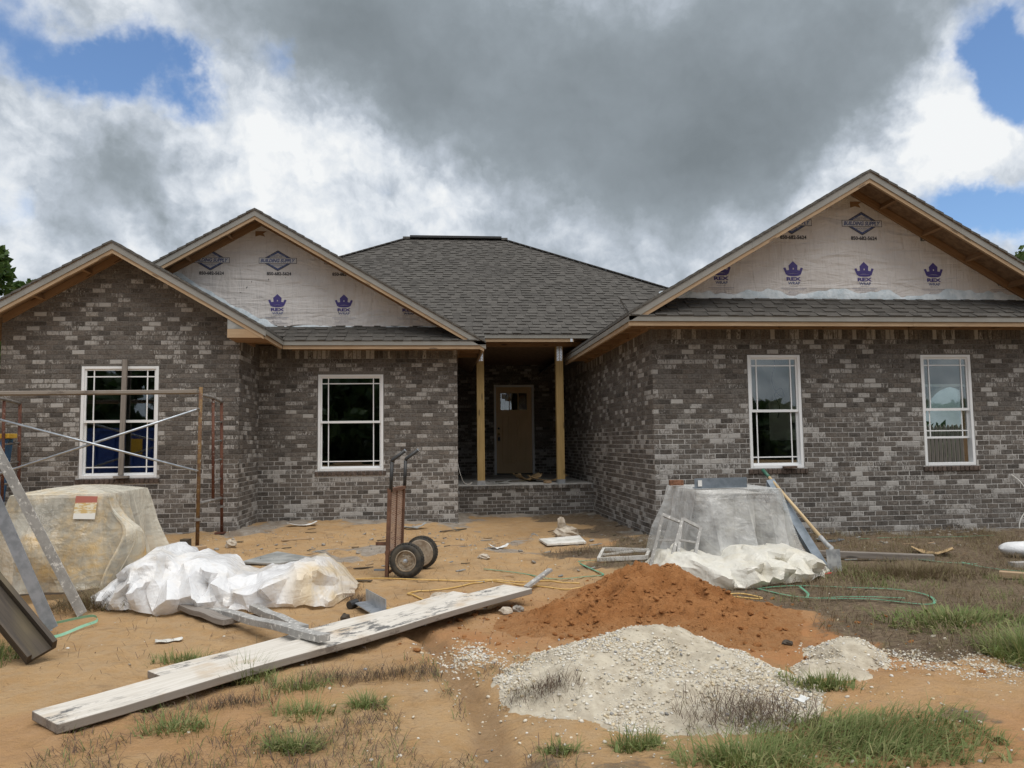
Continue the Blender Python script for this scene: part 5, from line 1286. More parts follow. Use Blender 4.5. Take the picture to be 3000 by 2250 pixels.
def ribbon(name, label, pts, w, mat, group=None, smoothn=8, lift=.006, tilt=0.):
    p = catmull([(x, y, z) for x, y, z in pts], smoothn); mb = MB(); v = []
    for i, a in enumerate(p):
        d = (p[min(i+1, len(p)-1)]-p[max(i-1, 0)]).normalized(); s = d.cross(Vector((0, 0, 1))).normalized()
        s = (s*math.cos(tilt)+Vector((0, 0, 1))*math.sin(tilt))*w/2; v += [a-s, a+s, a+s+Vector((0, 0, .0015)), a-s+Vector((0, 0, .0015))]
    f = []
    for i in range(len(p)-1):
        for k in range(4): k2 = (k+1) % 4; f.append((4*i+k, 4*i+k2, 4*i+4+k2, 4*i+4+k))
    mb.add(v, f+[(0, 1, 2, 3), tuple(range(4*len(p)-1, 4*len(p)-5, -1))]); c = p[len(p)//2]
    o = mb.build(name, mat, None, c[:]); return tag(o, label, 'strap', group)
def gp(pts, h=.012): return [(x, y, g1(x, y)+h+(e[0] if e else 0)) for x, y, *e in pts]
ribbon('strapping_band', 'pale green strapping loop around the feet of the leaning steel', gp([(-2.66, 5.42, .03), (-2.70, 5.60, .05), (-2.60, 5.76, .06), (-2.45, 5.86, .05), (-2.40, 5.82, .02), (-2.43, 5.66, .01), (-2.50, 5.48, .0), (-2.60, 5.38, .0), (-2.66, 5.42, .03)]), .018, M['strap_pale'], tilt=1.2)
ribbon('strapping_band', 'green strap bent in a V on the sand left of the white frame', gp([(.46, 7.72), (.80, 7.36), (1.05, 7.06), (1.38, 7.14), (1.56, 7.26), (1.52, 7.55), (1.46, 7.97), (1.70, 8.05)], .010), .020, M['strap'], smoothn=6)
ribbon('strapping_band', 'long green strap loop lying on the brown litter right of the dirt pile', gp([(2.66, 6.30), (2.84, 6.33), (3.05, 6.31), (3.41, 6.15), (3.72, 6.02), (3.80, 5.80), (3.70, 5.52), (3.58, 5.45), (3.22, 5.54), (2.92, 5.71), (2.76, 5.92), (2.66, 6.28)], .016), .022, M['strap'])
ribbon('strapping_band', 'inner green strap crossing inside the long strap loop', gp([(3.00, 6.24), (2.93, 5.96), (2.86, 5.78), (3.08, 5.66), (3.30, 5.63), (3.52, 5.60)], .022), .020, M['strap'])
ribbon('strapping_band', 'green strap lying across the litter beyond the long brown timber', gp([(4.5, 7.55), (4.75, 7.42), (5.0, 7.25), (5.22, 7.10)], .012), .022, M['strap'])
ribbon('strapping_band', 'green strap running off at the right edge beside the white bag', gp([(5.14, 7.22), (5.18, 6.95), (5.42, 6.78), (5.75, 6.72)], .012), .022, M['strap'])
ribbon('strapping_band', 'green strap close to the foot of the right wing wall', gp([(5.1, 9.0), (5.6, 9.1), (6.2, 8.95), (6.9, 9.05)], .012), .020, M['strap'])

# ------------------------------------------------------------------ cords and cables
def cord(name, label, pts, r, mat, cat='cord', n=8, lift=None):
    p = catmull(pts, n); o = MB().tube(p, r, 6).build(name, mat, None, p[len(p)//2][:], smooth=True); return tag(o, label, cat)
def wob(pts, a=.03): return [(x+random.uniform(-a, a)*.6, y+random.uniform(-a, a)*.6) for x, y in pts]
def dens(pts, k=3):
    out = []
    for (a, b), (c, d) in zip(pts, pts[1:]):
        for i in range(k): out.append((a+(c-a)*i/k, b+(d-b)*i/k))
    return out+[pts[-1]]
c1 = [(-.78, 7.30), (-.3, 7.12), (.06, 7.06), (.52, 7.04), (.96, 6.83), (1.22, 6.68)]
c2 = [(1.24, 6.50), (.95, 6.55), (.70, 6.70), (.46, 7.02), (.30, 6.86), (.10, 6.66), (-.10, 6.60), (-.20, 6.56), (-.24, 6.44), (-.15, 6.30), (-.10, 6.18), (-.10, 6.06)]
cord('extension_cord', 'yellow extension cord lying straight across the sand behind the planks', gp(wob(dens(c1, 2), .012), .010), .0068, M['cord'])
cord('extension_cord', 'yellow cord looping back towards the white planks', gp(wob(dens(c2, 2), .015), .010), .0068, M['cord'])
cord('extension_cord', 'short run of yellow cord between the steel angle and the planks', gp([(-.40, 5.92), (-.30, 5.89), (-.18, 5.86)], .010), .0068, M['cord'])
cord('extension_cord', 'yellow cord end in a small loop at the right foot of the orange dirt pile', gp([(2.15, 6.2), (2.35, 6.02), (2.50, 5.92), (2.56, 6.0), (2.44, 6.12), (2.26, 6.1)], .012), .0068, M['cord'])
cord('white_cable', 'white cable hanging from the right wing wall at the right edge', [(7.78, YR-.02, .72), (7.88, YR-.05, .62), (7.97, YR-.07, .45), (7.95, YR-.06, .28), (7.84, YR-.05, .10), (7.83, YR-.06, -.05), (7.95, YR-.08, -.12), (8.1, YR-.12, -.10)], .008, M['wire_white'], 'cable')
cord('white_cable', 'loose white cable ends on the porch beside the middle wing corner', [(.36, 13.55, .95), (.40, 13.5, .74), (.47, 13.5, .56), (.56, 13.52, .52), (.62, 13.6, .55), (.55, 13.7, .52)], .005, M['wire_white'], 'cable')

# ------------------------------------------------------------------ on and around the right brick stack
def channel(name, label, p, q, w, h, th, mat, up=(0, 0, 1), cat='steel lintel'):
    P, Q = Vector(p), Vector(q); d = (Q-P).normalized(); u = Vector(up); s = d.cross(u).normalized(); u = s.cross(d); mb = MB()
    pr = [(-w/2, 0), (w/2, 0), (w/2, h), (w/2-th, h), (w/2-th, th), (-w/2+th, th), (-w/2+th, h), (-w/2, h)]
    mb.prism([P+s*x+u*y for x, y in pr], Q-P, gdir=d); o = mb.build(name, mat, None, P[:]); return tag(o, label, cat)
angle('steel_lintel', 'blue-grey steel lintel lying on top of the milky covered stack', (2.53, 7.42, .768), (3.04, 7.36, .775), .10, .008, M['steel_grey'], -1, 'steel lintel')
o = MB().box(2.56, 2.60, 7.405, 7.411, .79, .85).build('lintel_tag', M['paper_white'], None, (2.58, 7.40, .79)); tag(o, 'small white tag stuck to the lintel on the milky covered stack', 'tag')
o = MB().beam((2.46, 8.02, .797), (2.60, 8.0, .797), .09, .055).build('loose_brick', M['brick'], None, (2.53, 8.0, .77)); ca = o.data.attributes.new('col', 'FLOAT_COLOR', 'POINT'); ca.data.foreach_set('color', [.20, .10, .06, .1]*8); tag(o, 'orange-brown brick on the rear left corner of the milky covered stack', 'brick')
angle('leaning_lintel', 'grey steel lintel leaning against the right side of the milky covered stack', (3.62, 7.08, .01), (3.565, 8.10, .80), .085, .008, M['steel_grey'], 1, 'steel lintel', up=(1, 0, .3))
def shovel():
    t = thing('shovel', 'square shovel with a wooden shaft and green grip leaning by the right stack', 'shovel', (3.66, 6.93, 0))
    A, B = Vector((3.615, 8.30, .905)), Vector((3.70, 7.10, .24)); d = (B-A).normalized()
    MB().tube([A, A+d*.16], .019, 10).build('grip', M['green_grip'], t, smooth=True)
    MB().tube([A+d*.16, B], .0165, 10).build('shaft', M['handle_wood'], t, smooth=True)
    N_ = B+d*.05; MB().tube(catmull([B-d*.12, B, N_+Vector((.005, -.03, -.005)), (3.675, 6.985, .20), (3.68, 6.965, .17)], 4), [.021]*9+[.019]*8, 10).build('socket', M['shovel'], t, smooth=True)
    # square blade standing on its edge, slightly dished
    mb = MB(); v = []; nx, nz = 7, 7
    for s in (0, 1):
        for i in range(nz+1):
            for k in range(nx+1):
                a = k/nx*2-1; f = i/nz
                v.append((3.675+a*.068+f*.004, 6.945-.018*(1-a*a)*(1-f*.4)-.02*f+s*.004, .215-.205*f))
    q = lambda s, i, k: s*(nz+1)*(nx+1)+i*(nx+1)+k; f = []
    for i in range(nz):
        for k in range(nx): f += [(q(0, i, k), q(0, i+1, k), q(0, i+1, k+1), q(0, i, k+1)), (q(1, i, k), q(1, i, k+1), q(1, i+1, k+1), q(1, i+1, k))]
    mb.add(v, f); mb.build('blade', M['shovel'], t, smooth=True)
shovel()
def stand(label, P0, P1, base0, base1, back):
    """a U of splashed metal bar leaning against the stack"""
    t = thing('trestle_leg', label, 'trestle', base0); P0, P1, B0, B1 = map(Vector, (P0, P1, base0, base1))
    for a, b, nm in ((B0, P0, 'leg'), (B1, P1, 'leg'), (P0, P1, 'top_bar')): MB().beam(a, b, .028, .028, up=(0, -1, .3)).build(nm, M['splash_metal'], t)
    MB().beam(B0.lerp(P0, .55), B1.lerp(P1, .55), .018, .018, up=(0, -1, .3)).build('cross_bar', M['splash_metal'], t)
stand('left of two splashed metal trestle legs leaning on the milky covered stack', (2.17, 7.32, .53), (2.315, 7.22, .465), (1.97, 7.15, .02), (2.19, 6.98, .12), 0)
stand('right of two splashed metal trestle legs leaning on the milky covered stack', (2.33, 7.22, .50), (2.475, 7.14, .42), (2.12, 6.98, .10), (2.33, 6.92, .14), 0)

def bag():
    x, y = 6.20, 7.36; n, m = 26, 18; V = []
    for i in range(n+1):
        u = i/n*2-1
        for k in range(m):
            a = 2*math.pi*k/m; r = (1-abs(u)**3.2)**.5
            rr = 1+.10*float(vnoise(np.array([u*4]), np.array([math.cos(a)*2+math.sin(a)*3]), 2)[0])
            V.append((x+u*.36-.05, y+math.cos(a)*.17*r*rr+u*-.16, .085+math.sin(a)*.088*r*rr))
    F = [(i*m+k, (i+1)*m+k, (i+1)*m+(k+1) % m, i*m+(k+1) % m) for i in range(n) for k in range(m)]
    o = np_mesh('cement_bag', np.array(V), np.array(F), M['white_bag'], None, (x, y, 0)); tag(o, 'white bag with faint blue print on broken bricks at the right edge', 'bag')
    def surf(u, a, e=.003): r = (1-abs(u)**3.2)**.5; return (x+u*.36-.05, y+math.cos(a)*(.17*r*1.04+e)+u*-.16, .085+math.sin(a)*(.088*r*1.04+e))
    mb = MB()
    for (u0, a0, du, da) in ((-.55, 3.75, .05, .30), (-.47, 3.70, .03, .24), (-.40, 3.78, .04, .34), (-.52, 3.30, .16, .10), (.05, 3.7, .10, .12), (.1, 3.4, .12, .08)):
        v = [surf(u0+du*i/3, a0-da*k/2) for i in range(4) for k in range(3)]; mb.add(v, [(i*3+k, i*3+k+1, (i+1)*3+k+1, (i+1)*3+k) for i in range(3) for k in range(2)])
    mb.build('printed_marks', M['ink_slate'], o)
bag()
for x, y, a, lb_ in ((5.60, 7.02, .1, 'grey brick in the litter just in front of the white bag'), (5.92, 7.10, .3, 'grey brick tucked under the near side of the white bag')):
    mb = MB(); d = Vector((math.cos(a), math.sin(a), 0)); z = g1(x, y)+.028; mb.beam(Vector((x, y, z))-d*.095, Vector((x, y, z))+d*.095, .09, .055, col=(.12, .105, .095, .9)); o = mb.build('loose_brick', M['brick'], None, (x, y, z)); tag(o, lb_, 'brick', 'bricks under the white bag')
def blobby(name, label, x, y, r, h, mat, cat, group=None, seed=0, z=None, flat=False):
    rng = np.random.default_rng(seed); n, m = 7, 10; V = []; z = g1(x, y) if z is None else z
    for i in range(n+1):
        ph = math.pi*i/n
        for k in range(m):
            a = 2*math.pi*k/m; f = 1+rng.uniform(-.22, .22); V.append((x+math.sin(ph)*math.cos(a)*r*f, y+math.sin(ph)*math.sin(a)*r*.8*f, z+h*.35+math.cos(ph)*h*.6*f))
    F = [(i*m+k, (i+1)*m+k, (i+1)*m+(k+1) % m, i*m+(k+1) % m) for i in range(n) for k in range(m)]
    o = np_mesh(name, np.array(V), np.array(F), mat, None, (x, y, z), smooth=False); return tag(o, label, cat, group)
blobby('dirt_clod', 'tan lump of hardened dirt standing up before the porch', 1.72, 10.25, .16, .14, M['stone'], 'clod', seed=1)
blobby('dirt_clod', 'pointed top piece on the tan dirt lump before the porch', 1.66, 10.28, .06, .16, M['stone'], 'clod', seed=2, z=g1(1.7, 10.2)+.10)
blobby('stone', 'pale stone between the yellow cord and the white planks', .02, 6.30, .075, .06, M['stone'], 'stone', seed=3)
blobby('stone', 'grey stone on the left foot of the orange dirt pile', .50, 5.72, .05, .05, M['stone'], 'stone', seed=4)
blobby('stone', 'grey stone touching the far end of the long plank', .60, 5.82, .045, .045, M['grey_crumb'], 'stone', seed=5)
blobby('stone', 'brown stone on the orange tail of dirt next to the small gravel heap', 2.13, 4.62, .035, .03, M['dark_wood'], 'stone', seed=6)
blobby('stone', 'tan stone on the sand right of the hand truck wheels', .50, 8.35, .07, .05, M['stone'], 'stone', seed=7)
blobby('mud_ball', 'small dark mud ball near the shiny steel angle', -.66, 5.72, .035, .05, M['dark_wood'], 'clod', seed=8)
blobby('stone', 'reddish stone on the dirt below the middle wing corner', -2.45, 9.6, .07, .09, M['stone'], 'stone', seed=9)
def scrap(name, label, x, y, w, d, a, mat, cat, curl=.03, seed=0, group=None, z=None):
    n = 8; V = []; z = (g1(x, y) if z is None else z)+.012; c, s = math.cos(a), math.sin(a)
    for i in range(n+1):
        for k in range(n+1):
            u, v = i/n-.5, k/n-.5; e = .12*float(vnoise(np.array([i*.9+seed*3]), np.array([k*.9]), 4)[0])
            uu, vv = u*w*(1+e), v*d*(1+.25*math.sin(i*1.7+seed)); V.append((x+uu*c-vv*s, y+uu*s+vv*c, z+curl*(u*u*3+.5*abs(float(vnoise(np.array([u*4+seed]), np.array([v*4]), 7)[0])))))
    F = [(i*(n+1)+k, (i+1)*(n+1)+k, (i+1)*(n+1)+k+1, i*(n+1)+k+1) for i in range(n) for k in range(n)]
    o = np_mesh(name, np.array(V), np.array(F), mat, None, (x, y, z)); so_ = o.modifiers.new('thick', 'SOLIDIFY'); so_.thickness = .003; return tag(o, label, cat, group)
scrap('white_scrap', 'torn white scrap lying at the foot of the middle wall', -1.95, 11.55, .42, .10, .35, M['paper_white'], 'scrap', .06, 1)
scrap('white_scrap', 'triangular pale scrap on the sand before the white plastic heap', -1.72, 5.25, .16, .07, .3, M['white_board'], 'scrap', .008, 2)
scrap('plywood_piece', 'orange-brown curled plywood piece on the litter by the white bag', 5.2, 7.75, .38, .20, -.6, M['paper'], 'plywood', .07, 3)
scrap('white_scrap', 'crumpled white scrap on the sand right of the wheels', .72, 9.1, .22, .10, .1, M['paper_white'], 'scrap', .06, 4)
scrap('grey_scrap', 'grey strip of plastic by the middle wall near the porch', -.35, 11.2, .40, .16, .2, M['ply_grey'], 'scrap', .08, 5)
scrap('dark_slate', 'dark slate scrap on the litter below the right wing wall', 4.7, 8.95, .30, .15, -.1, M['steel_grey'], 'scrap', .03, 6)
scrap('white_scrap', 'scrap of white paper caught in the big green grass clump', 1.55, 3.27, .06, .045, .3, M['paper_white'], 'scrap', .02, 7, z=.11)
scrap('red_netting', 'crumpled red netting beside the cream plastic', 3.36, 6.72, .30, .07, -.45, M['red_net'], 'netting', .03, 8)
scrap('brown_paper', 'crumpled brown paper on the porch before the door', 1.75, 14.9, .45, .5, .2, M['paper'], 'paper', .16, 9, z=.49)
scrap('brown_paper', 'brown paper lying on the porch right of the door', 2.1, 14.6, .75, .35, .1, M['paper'], 'paper', .13, 10, z=.49)
scrap('white_rag', 'pale rag on the porch floor beside the left post', 1.12, 14.05, .42, .2, .05, M['ply_grey'], 'rag', .06, 11, z=.49)
beam_thing('wood_block', 'light wood offcut on the porch floor near the right post', (1.95, 14.0, .515), (2.08, 14.02, .515), .09, .045, M['pine'], 'block')
beam_thing('wood_strip', 'thin wood strips lying across the porch floor', (1.1, 14.6, .50), (1.9, 14.75, .51), .03, .02, M['dark_wood'], 'wood strip')

# ------------------------------------------------------------------ hand truck
def hand_truck():
    t = thing('hand_truck', 'rusty brown hand truck with two pneumatic wheels and a mesh back', 'hand truck', (-.3, 7.4, 0))
    z0 = g1(-.35, 7.4); A = Vector((-.462, 7.285, z0)); ax = Vector((.24, .97, 0)).normalized(); fw = Vector((-.97, .24, 0)).normalized()
    Wd = .45; lean = Vector((.035, 0, 0))
    def R(s, z, f=0): return A+ax*(s*Wd)+lean*z+Vector((0, 0, z))+fw*f
    for s in (0, 1):
        MB().beam(R(s, .0), R(s, .80), .030, .038, up=ax).build('side_rail', M['rust_truck'], t)
        p = [R(s, .78, -.01), R(s, 1.06, -.012), R(s, 1.075, -.02), R(s, 1.16, -.135)]
        MB().tube([p[0], p[1]], .0165, 10).tube([p[1], p[2], p[3]], .0175, 10).build('handle', M['black'], t, smooth=True)
        q = R(s, 1.16, -.135); dd = (p[3]-p[2]).normalized(); MB().lathe(q, dd, [(0, 0), (0, .0176), (.004, .0176), (.005, 0)], 10).build('handle_end', M['galv'], t)
    for z, h in ((.795, .03), (.215, .035)): MB().beam(R(0, z), R(1, z), .05, h).build('cross_bar', M['rust_truck'], t)
    MB().beam(R(.5, .22, .0), R(.5, .79, .0), .018, .012, up=ax).build('centre_bar', M['rust_truck'], t)
    # expanded metal back: strands, joined
    m = MB(); n = 30
    for k in range(n+1):
        z = .235+.545*k/n; m.beam(R(.06, z, .004), R(.94, z+.012, .004), .008, .011)
    for k in range(9):
        s = .10+.8*k/8; m.beam(R(s, .23, .002), R(s, .785, .002), .004, .003)
    m.build('mesh_back', M['mesh_metal'], t, kind='stuff')
    for s in (.05, .95): MB().beam(R(s, .30, 0), R(s, .30, .12 if s < .5 else .10), .035, .03).build('upper_fork', M['rust_truck'], t)
    for s in (.05, .95): MB().beam(R(s, .06, .0), R(s, .06, .13), .03, .012).build('lower_fork', M['steel_grey'], t)
    c0 = R(0, .168, -.195)-ax*.035; c1_ = R(1, .168, -.195)+ax*.035
    c0.z = c1_.z = z0+.158
    MB().tube([c0-ax*.05, c1_+ax*.05], .012, 8).build('axle', M['galv'], t)
    for s in (.12, .88): MB().beam(R(s, .22, 0), c0.lerp(c1_, s), .045, .02).build('axle_bracket', M['rust_truck'], t); MB().beam(R(s, .03, 0), c0.lerp(c1_, s), .045, .02).build('axle_bracket', M['rust_truck'], t)
    for c, sg in ((c0, -1), (c1_, 1)):
        d = ax*sg; tb = MB(); prof = []
        for i in range(15):
            a = math.pi*2*i/14; prof.append((math.sin(a)*.044, .118+.042*math.cos(a)*(1 if True else 1)))
        tb.lathe(c, d, prof, 36); ty = tb.build('tyre', M['rubber'], t, smooth=True)
        tr = MB()
        for k in range(36):
            a = 2*math.pi*k/36; u = ax.orthogonal().normalized(); w_ = ax.cross(u)
            for o_ in (-.026, -.009, .009, .026):
                p = c+d*o_+(u*math.cos(a+o_*3)+w_*math.sin(a+o_*3))*(.158-abs(o_)*.12); tn = (u*-math.sin(a)+w_*math.cos(a)); tr.beam(p-tn*.009, p+tn*.009, .013, .008, up=(p-c-d*o_).normalized())
        tr.build('tread', M['rubber'], ty, kind='stuff')
        MB().lathe(c, d, [(-.03, .015), (-.03, .075), (.012, .092), (.040, .098), (.042, .090), (.020, .082), (.012, .055), (.022, .045), (.024, .02), (.05, .018), (.052, 0)], 30).build('rim', M['rim'], t, smooth=False)
        MB().lathe(c+d*.045, d, [(0, 0), (0, .022), (.018, .02), (.02, .012), (.03, .011), (.031, 0)], 8).build('hub_nut', M['galv'], t)
        for k in range(5):
            a = 2*math.pi*k/5; u = ax.orthogonal().normalized(); w_ = ax.cross(u); MB().lathe(c+d*.016+(u*math.cos(a)+w_*math.sin(a))*.052, d, [(0, 0), (0, .010), (.012, .009), (.013, 0)], 6).build('wheel_bolt', M['rim'], t)
        MB().lathe(c-d*.062, d, [(0, .02), (0, .125), (.008, .13), (.012, .02)], 30).build('wheel_disc', M['white_frame'] if sg < 0 else M['rim'], t, smooth=False)
hand_truck()

# ================================================================== heaps of dirt and gravel
def dirt_h(x, y):
    wx = x+.10*fbm(x*2.2, y*2.2, 3, 61); wy = y+.10*fbm(x*2.2+9, y*2.2, 3, 62)
    g = lambda cx, cy, rx, ry, p=2: np.exp(-(np.abs((wx-cx)/rx)**p+np.abs((wy-cy)/ry)**p))
    h = .29*g(1.66, 6.02, .46, .46, 2.3)+.115*g(1.05, 5.52, .46, .36)+.10*g(1.75, 5.35, .5, .42)+.05*g(2.15, 5.4, .42, .42)+.045*g(2.0, 4.75, .38, .34)+.06*g(.72, 5.25, .35, .28)
    body = sstep(.02, .12, h)
    rd = 1-2*np.abs(fbm(x*6, y*6, 4, 71)); r2 = 1-2*np.abs(fbm(x*17, y*17, 3, 73))
    return h-.030+body*(.055*fbm(x*5, y*5, 4, 66)+.036*(rd-.6)+.022*(r2-.6)+.022*fbm(x*34, y*34, 3, 68)-.03*sstep(.12, .22, fbm(x*8, y*8, 2, 69)))
def dirt_pile():
    xs = np.arange(-.1, 3.2, .0135); ys = np.arange(4.1, 6.95, .0135); X, Y = np.meshgrid(xs, ys); H = dirt_h(X, Y); Z = gh(X, Y)+H
    n, m = X.shape; idx = np.arange(n*m).reshape(n, m); F = np.stack([idx[:-1, :-1], idx[:-1, 1:], idx[1:, 1:], idx[1:, :-1]], -1).reshape(-1, 4)
    keep = (H.reshape(-1)[F] > -.022).any(1); F = F[keep]; used = np.unique(F); mp = np.full(n*m, -1); mp[used] = np.arange(len(used)); V = np.stack([X, Y, Z], -1).reshape(-1, 3)[used]; F = mp[F]; HH = np.ones((len(V), 4)); HH[:, 3] = H.reshape(-1)[used]*5
    m_, t, b, o = mat_new('orange_dirt'); P = pos(t); n1 = t.noise(P, 4, 5, .65); n2 = t.noise(P, 26, 5, .7); n3 = t.noise(P, 90, 4, .7)
    c = t.mix(t.ramp(n1, .3, .7), (.34, .142, .048), (.46, .215, .083)); c = t.mix(t.ramp(n2, .55, .75, 0, .6), c, (.44, .20, .07)); c = t.mix(t.ramp(n3, .60, .75, 0, .5), c, (.20, .072, .022))
    ed = t.ramp(t.math('ADD', attr(t, 'col').outputs['Alpha'], t.math('MULTIPLY', t.math('SUBTRACT', n2, .5), .5)), .05, .42); c = t.mix(ed, t.mix(t.ramp(n2, .3, .7), (.36, .165, .062), (.44, .235, .105)), c)
    t.set(b, 'Base Color', c); t.set(b, 'Roughness', .95); t.set(b, 'Specular IOR Level', .2); bump(t, b, t.math('ADD', t.math('MULTIPLY', n2, 1.4), n3), 1., .022)
    o = np_mesh('dirt_pile', V, F, m_, None, (1.5, 5.6, 0), cols={'col': HH}); tag(o, 'pile of loose orange dirt in front of the right wing', 'dirt pile'); return m_
MDIRT = dirt_pile()
ICO_V = None
def ico():
    p = (1+5**.5)/2; v = np.array([(-1, p, 0), (1, p, 0), (-1, -p, 0), (1, -p, 0), (0, -1, p), (0, 1, p), (0, -1, -p), (0, 1, -p), (p, 0, -1), (p, 0, 1), (-p, 0, -1), (-p, 0, 1)], float); v /= np.linalg.norm(v[0])
    f = np.array([(0, 11, 5), (0, 5, 1), (0, 1, 7), (0, 7, 10), (0, 10, 11), (1, 5, 9), (5, 11, 4), (11, 10, 2), (10, 7, 6), (7, 1, 8), (3, 9, 4), (3, 4, 2), (3, 2, 6), (3, 6, 8), (3, 8, 9), (4, 9, 5), (2, 4, 11), (6, 2, 10), (8, 6, 7), (9, 8, 1)]); return v, f
IV, IF = ico()
def pebble_mesh(c, r, rng, sq=(.55, .8)):
    n = len(c); s = np.stack([r*rng.uniform(.8, 1.3, n), r*rng.uniform(.75, 1.1, n), r*rng.uniform(*sq, n)], 1); a = rng.uniform(0, 6.28, n)
    v = IV[None]*s[:, None, :]*(1+rng.uniform(-.12, .12, (n, 12, 1))); ca, sa = np.cos(a)[:, None], np.sin(a)[:, None]
    x = v[..., 0]*ca-v[..., 1]*sa; y = v[..., 0]*sa+v[..., 1]*ca; tl = rng.uniform(-.4, .4, (n, 1)); z = v[..., 2]+x*tl
    V = np.stack([x, y, z], -1)+c[:, None, :]; return V.reshape(-1, 3), (IF[None]+12*np.arange(n)[:, None, None]).reshape(-1, 3)
def pebble_cols(n, rng):
    pal = np.array([(.62, .57, .47), (.66, .62, .54), (.56, .49, .37), (.60, .50, .34), (.38, .37, .36), (.28, .275, .27), (.70, .68, .63), (.47, .40, .31)]); p = [.27, .22, .15, .10, .035, .02, .155, .05]
    c = pal[rng.choice(len(pal), n, p=p)]*rng.uniform(.8, 1.12, (n, 1)); return np.repeat(np.concatenate([c, np.ones((n, 1))], 1), 12, 0)
def pebble_mat():
    m, t, b, o = mat_new('pebble'); a = attr(t, 'col'); n = t.noise(pos(t), 120, 3, .6); t.set(b, 'Base Color', t.mix(t.ramp(n, .3, .7), t.mix(1., a.outputs['Color'], (.8, .78, .75), blend='MULTIPLY'), a.outputs['Color'])); t.set(b, 'Roughness', .7); return m
M['pebble'] = pebble_mat()
M['fines'] = simple('gravel_fines', (.36, .31, .235), (.52, .465, .365), 14, .95, bs=.8, bd=.012, lo=.3, hi=.7)
def grav_h(x, y):
    wx = x+.12*fbm(x*2.5, y*2.5, 3, 81); wy = y+.10*fbm(x*2.5+5, y*2.5, 3, 82); g = lambda cx, cy, rx, ry, p=2: np.exp(-(np.abs((wx-cx)/rx)**p+np.abs((wy-cy)/ry)**p))
    h = .185*g(1.20, 4.36, .42, .30, 2.2)+.085*g(.85, 4.02, .36, .36)+.12*g(1.45, 3.95, .34, .42)+.065*g(1.15, 3.60, .42, .30)+.045*g(.55, 4.02, .26, .28)
    return h-.026+sstep(.01, .05, h)*(.012*fbm(x*9, y*9, 3, 84)+.02*fbm(x*3, y*3, 2, 85))
def mound_h(x, y):
    wx = x+.06*fbm(x*4, y*4, 3, 91); wy = y+.06*fbm(x*4+5, y*4, 3, 92); g = lambda cx, cy, rx, ry, p=3.2: np.exp(-(np.abs((wx-cx)/rx)**p+np.abs((wy-cy)/ry)**p))
    return .105*g(2.36, 4.36, .19, .17)+.085*g(2.12, 4.08, .17, .13)-.016+.01*fbm(x*9, y*9, 3, 94)
def heap(name, label, hf, x0, x1, y0, y1, step, n, rr, seed, mat, lim=-.012, dens_=None, cat='gravel heap'):
    t = thing(name, label, cat, ((x0+x1)/2, (y0+y1)/2, 0)); xs = np.arange(x0, x1, step); ys = np.arange(y0, y1, step); X, Y = np.meshgrid(xs, ys); H = hf(X, Y); Z = gh(X, Y)+H; nn, m = X.shape
    idx = np.arange(nn*m).reshape(nn, m); F = np.stack([idx[:-1, :-1], idx[:-1, 1:], idx[1:, 1:], idx[1:, :-1]], -1).reshape(-1, 4); F = F[(H.reshape(-1)[F] > lim).any(1)]
    used = np.unique(F); mp = np.full(nn*m, -1); mp[used] = np.arange(len(used)); np_mesh('mound', np.stack([X, Y, Z], -1).reshape(-1, 3)[used], mp[F], mat, t)
    rng = np.random.default_rng(seed); P = np.stack([rng.uniform(x0, x1, n*4), rng.uniform(y0, y1, n*4)], 1); h = hf(P[:, 0], P[:, 1])
    cl = fbm(P[:, 0]*3.5, P[:, 1]*3.5, 3, seed+1)
    k = (h > -.004+.01*rng.random(len(h))) & (rng.random(len(h)) < np.clip(.45+1.5*cl, .06, 1)); P = P[k][:n]; h = np.maximum(h[k][:n], 0)
    r = rr[0]+(rr[1]-rr[0])*rng.random(len(P))**3.2; c = np.column_stack([P, gh(P[:, 0], P[:, 1])+h+r*.25]); V, F = pebble_mesh(c, r, rng); np_mesh('pebbles', V, F, M['pebble'], t, cols={'col': pebble_cols(len(P), rng)}, kind='stuff'); return t
heap('gravel_heap', 'large heap of pale pebbly gravel in front of the orange dirt', grav_h, .15, 2.1, 3.0, 4.95, .016, 12000, (.003, .0115), 5, M['fines'])
heap('gravel_heap', 'two small grey humps of gravel at the end of the orange dirt tail', mound_h, 1.85, 2.75, 3.8, 4.7, .014, 2600, (.003, .010), 6, M['fines'])
def scatter(name, n, fn, rr, seed, mat=None):
    rng = np.random.default_rng(seed); P = fn(rng, n); r = rr[0]+(rr[1]-rr[0])*rng.random(len(P))**3; c = np.column_stack([P, gh(P[:, 0], P[:, 1])+r*.2]); V, F = pebble_mesh(c, r, rng); np_mesh(name, V, F, M['pebble'], None, (1, 4, 0), cols={'col': pebble_cols(len(P), rng)}, kind='stuff')
def right_spread(rng, n):
    t = rng.random(n); x = 2.3+t*1.4+rng.normal(size=n)*.12; y = 4.42-t*.70+rng.normal(size=n)*(.10+.12*t); return np.stack([x, y], 1)
scatter('scattered_gravel', 3000, right_spread, (.003, .010), 8)
scatter('scattered_gravel', 700, lambda r, n: np.stack([.20+r.normal(size=n)*.10, 4.58+r.normal(size=n)*.14], 1), (.004, .012), 9)
scatter('scattered_gravel', 900, lambda r, n: np.stack([1.1+r.normal(size=n)*.75, 3.9+r.normal(size=n)*.75], 1), (.004, .014), 10)
scatter('scattered_gravel', 500, lambda r, n: np.stack([r.uniform(-4, 5, n), r.uniform(3, 11, n)], 1), (.004, .016), 12)
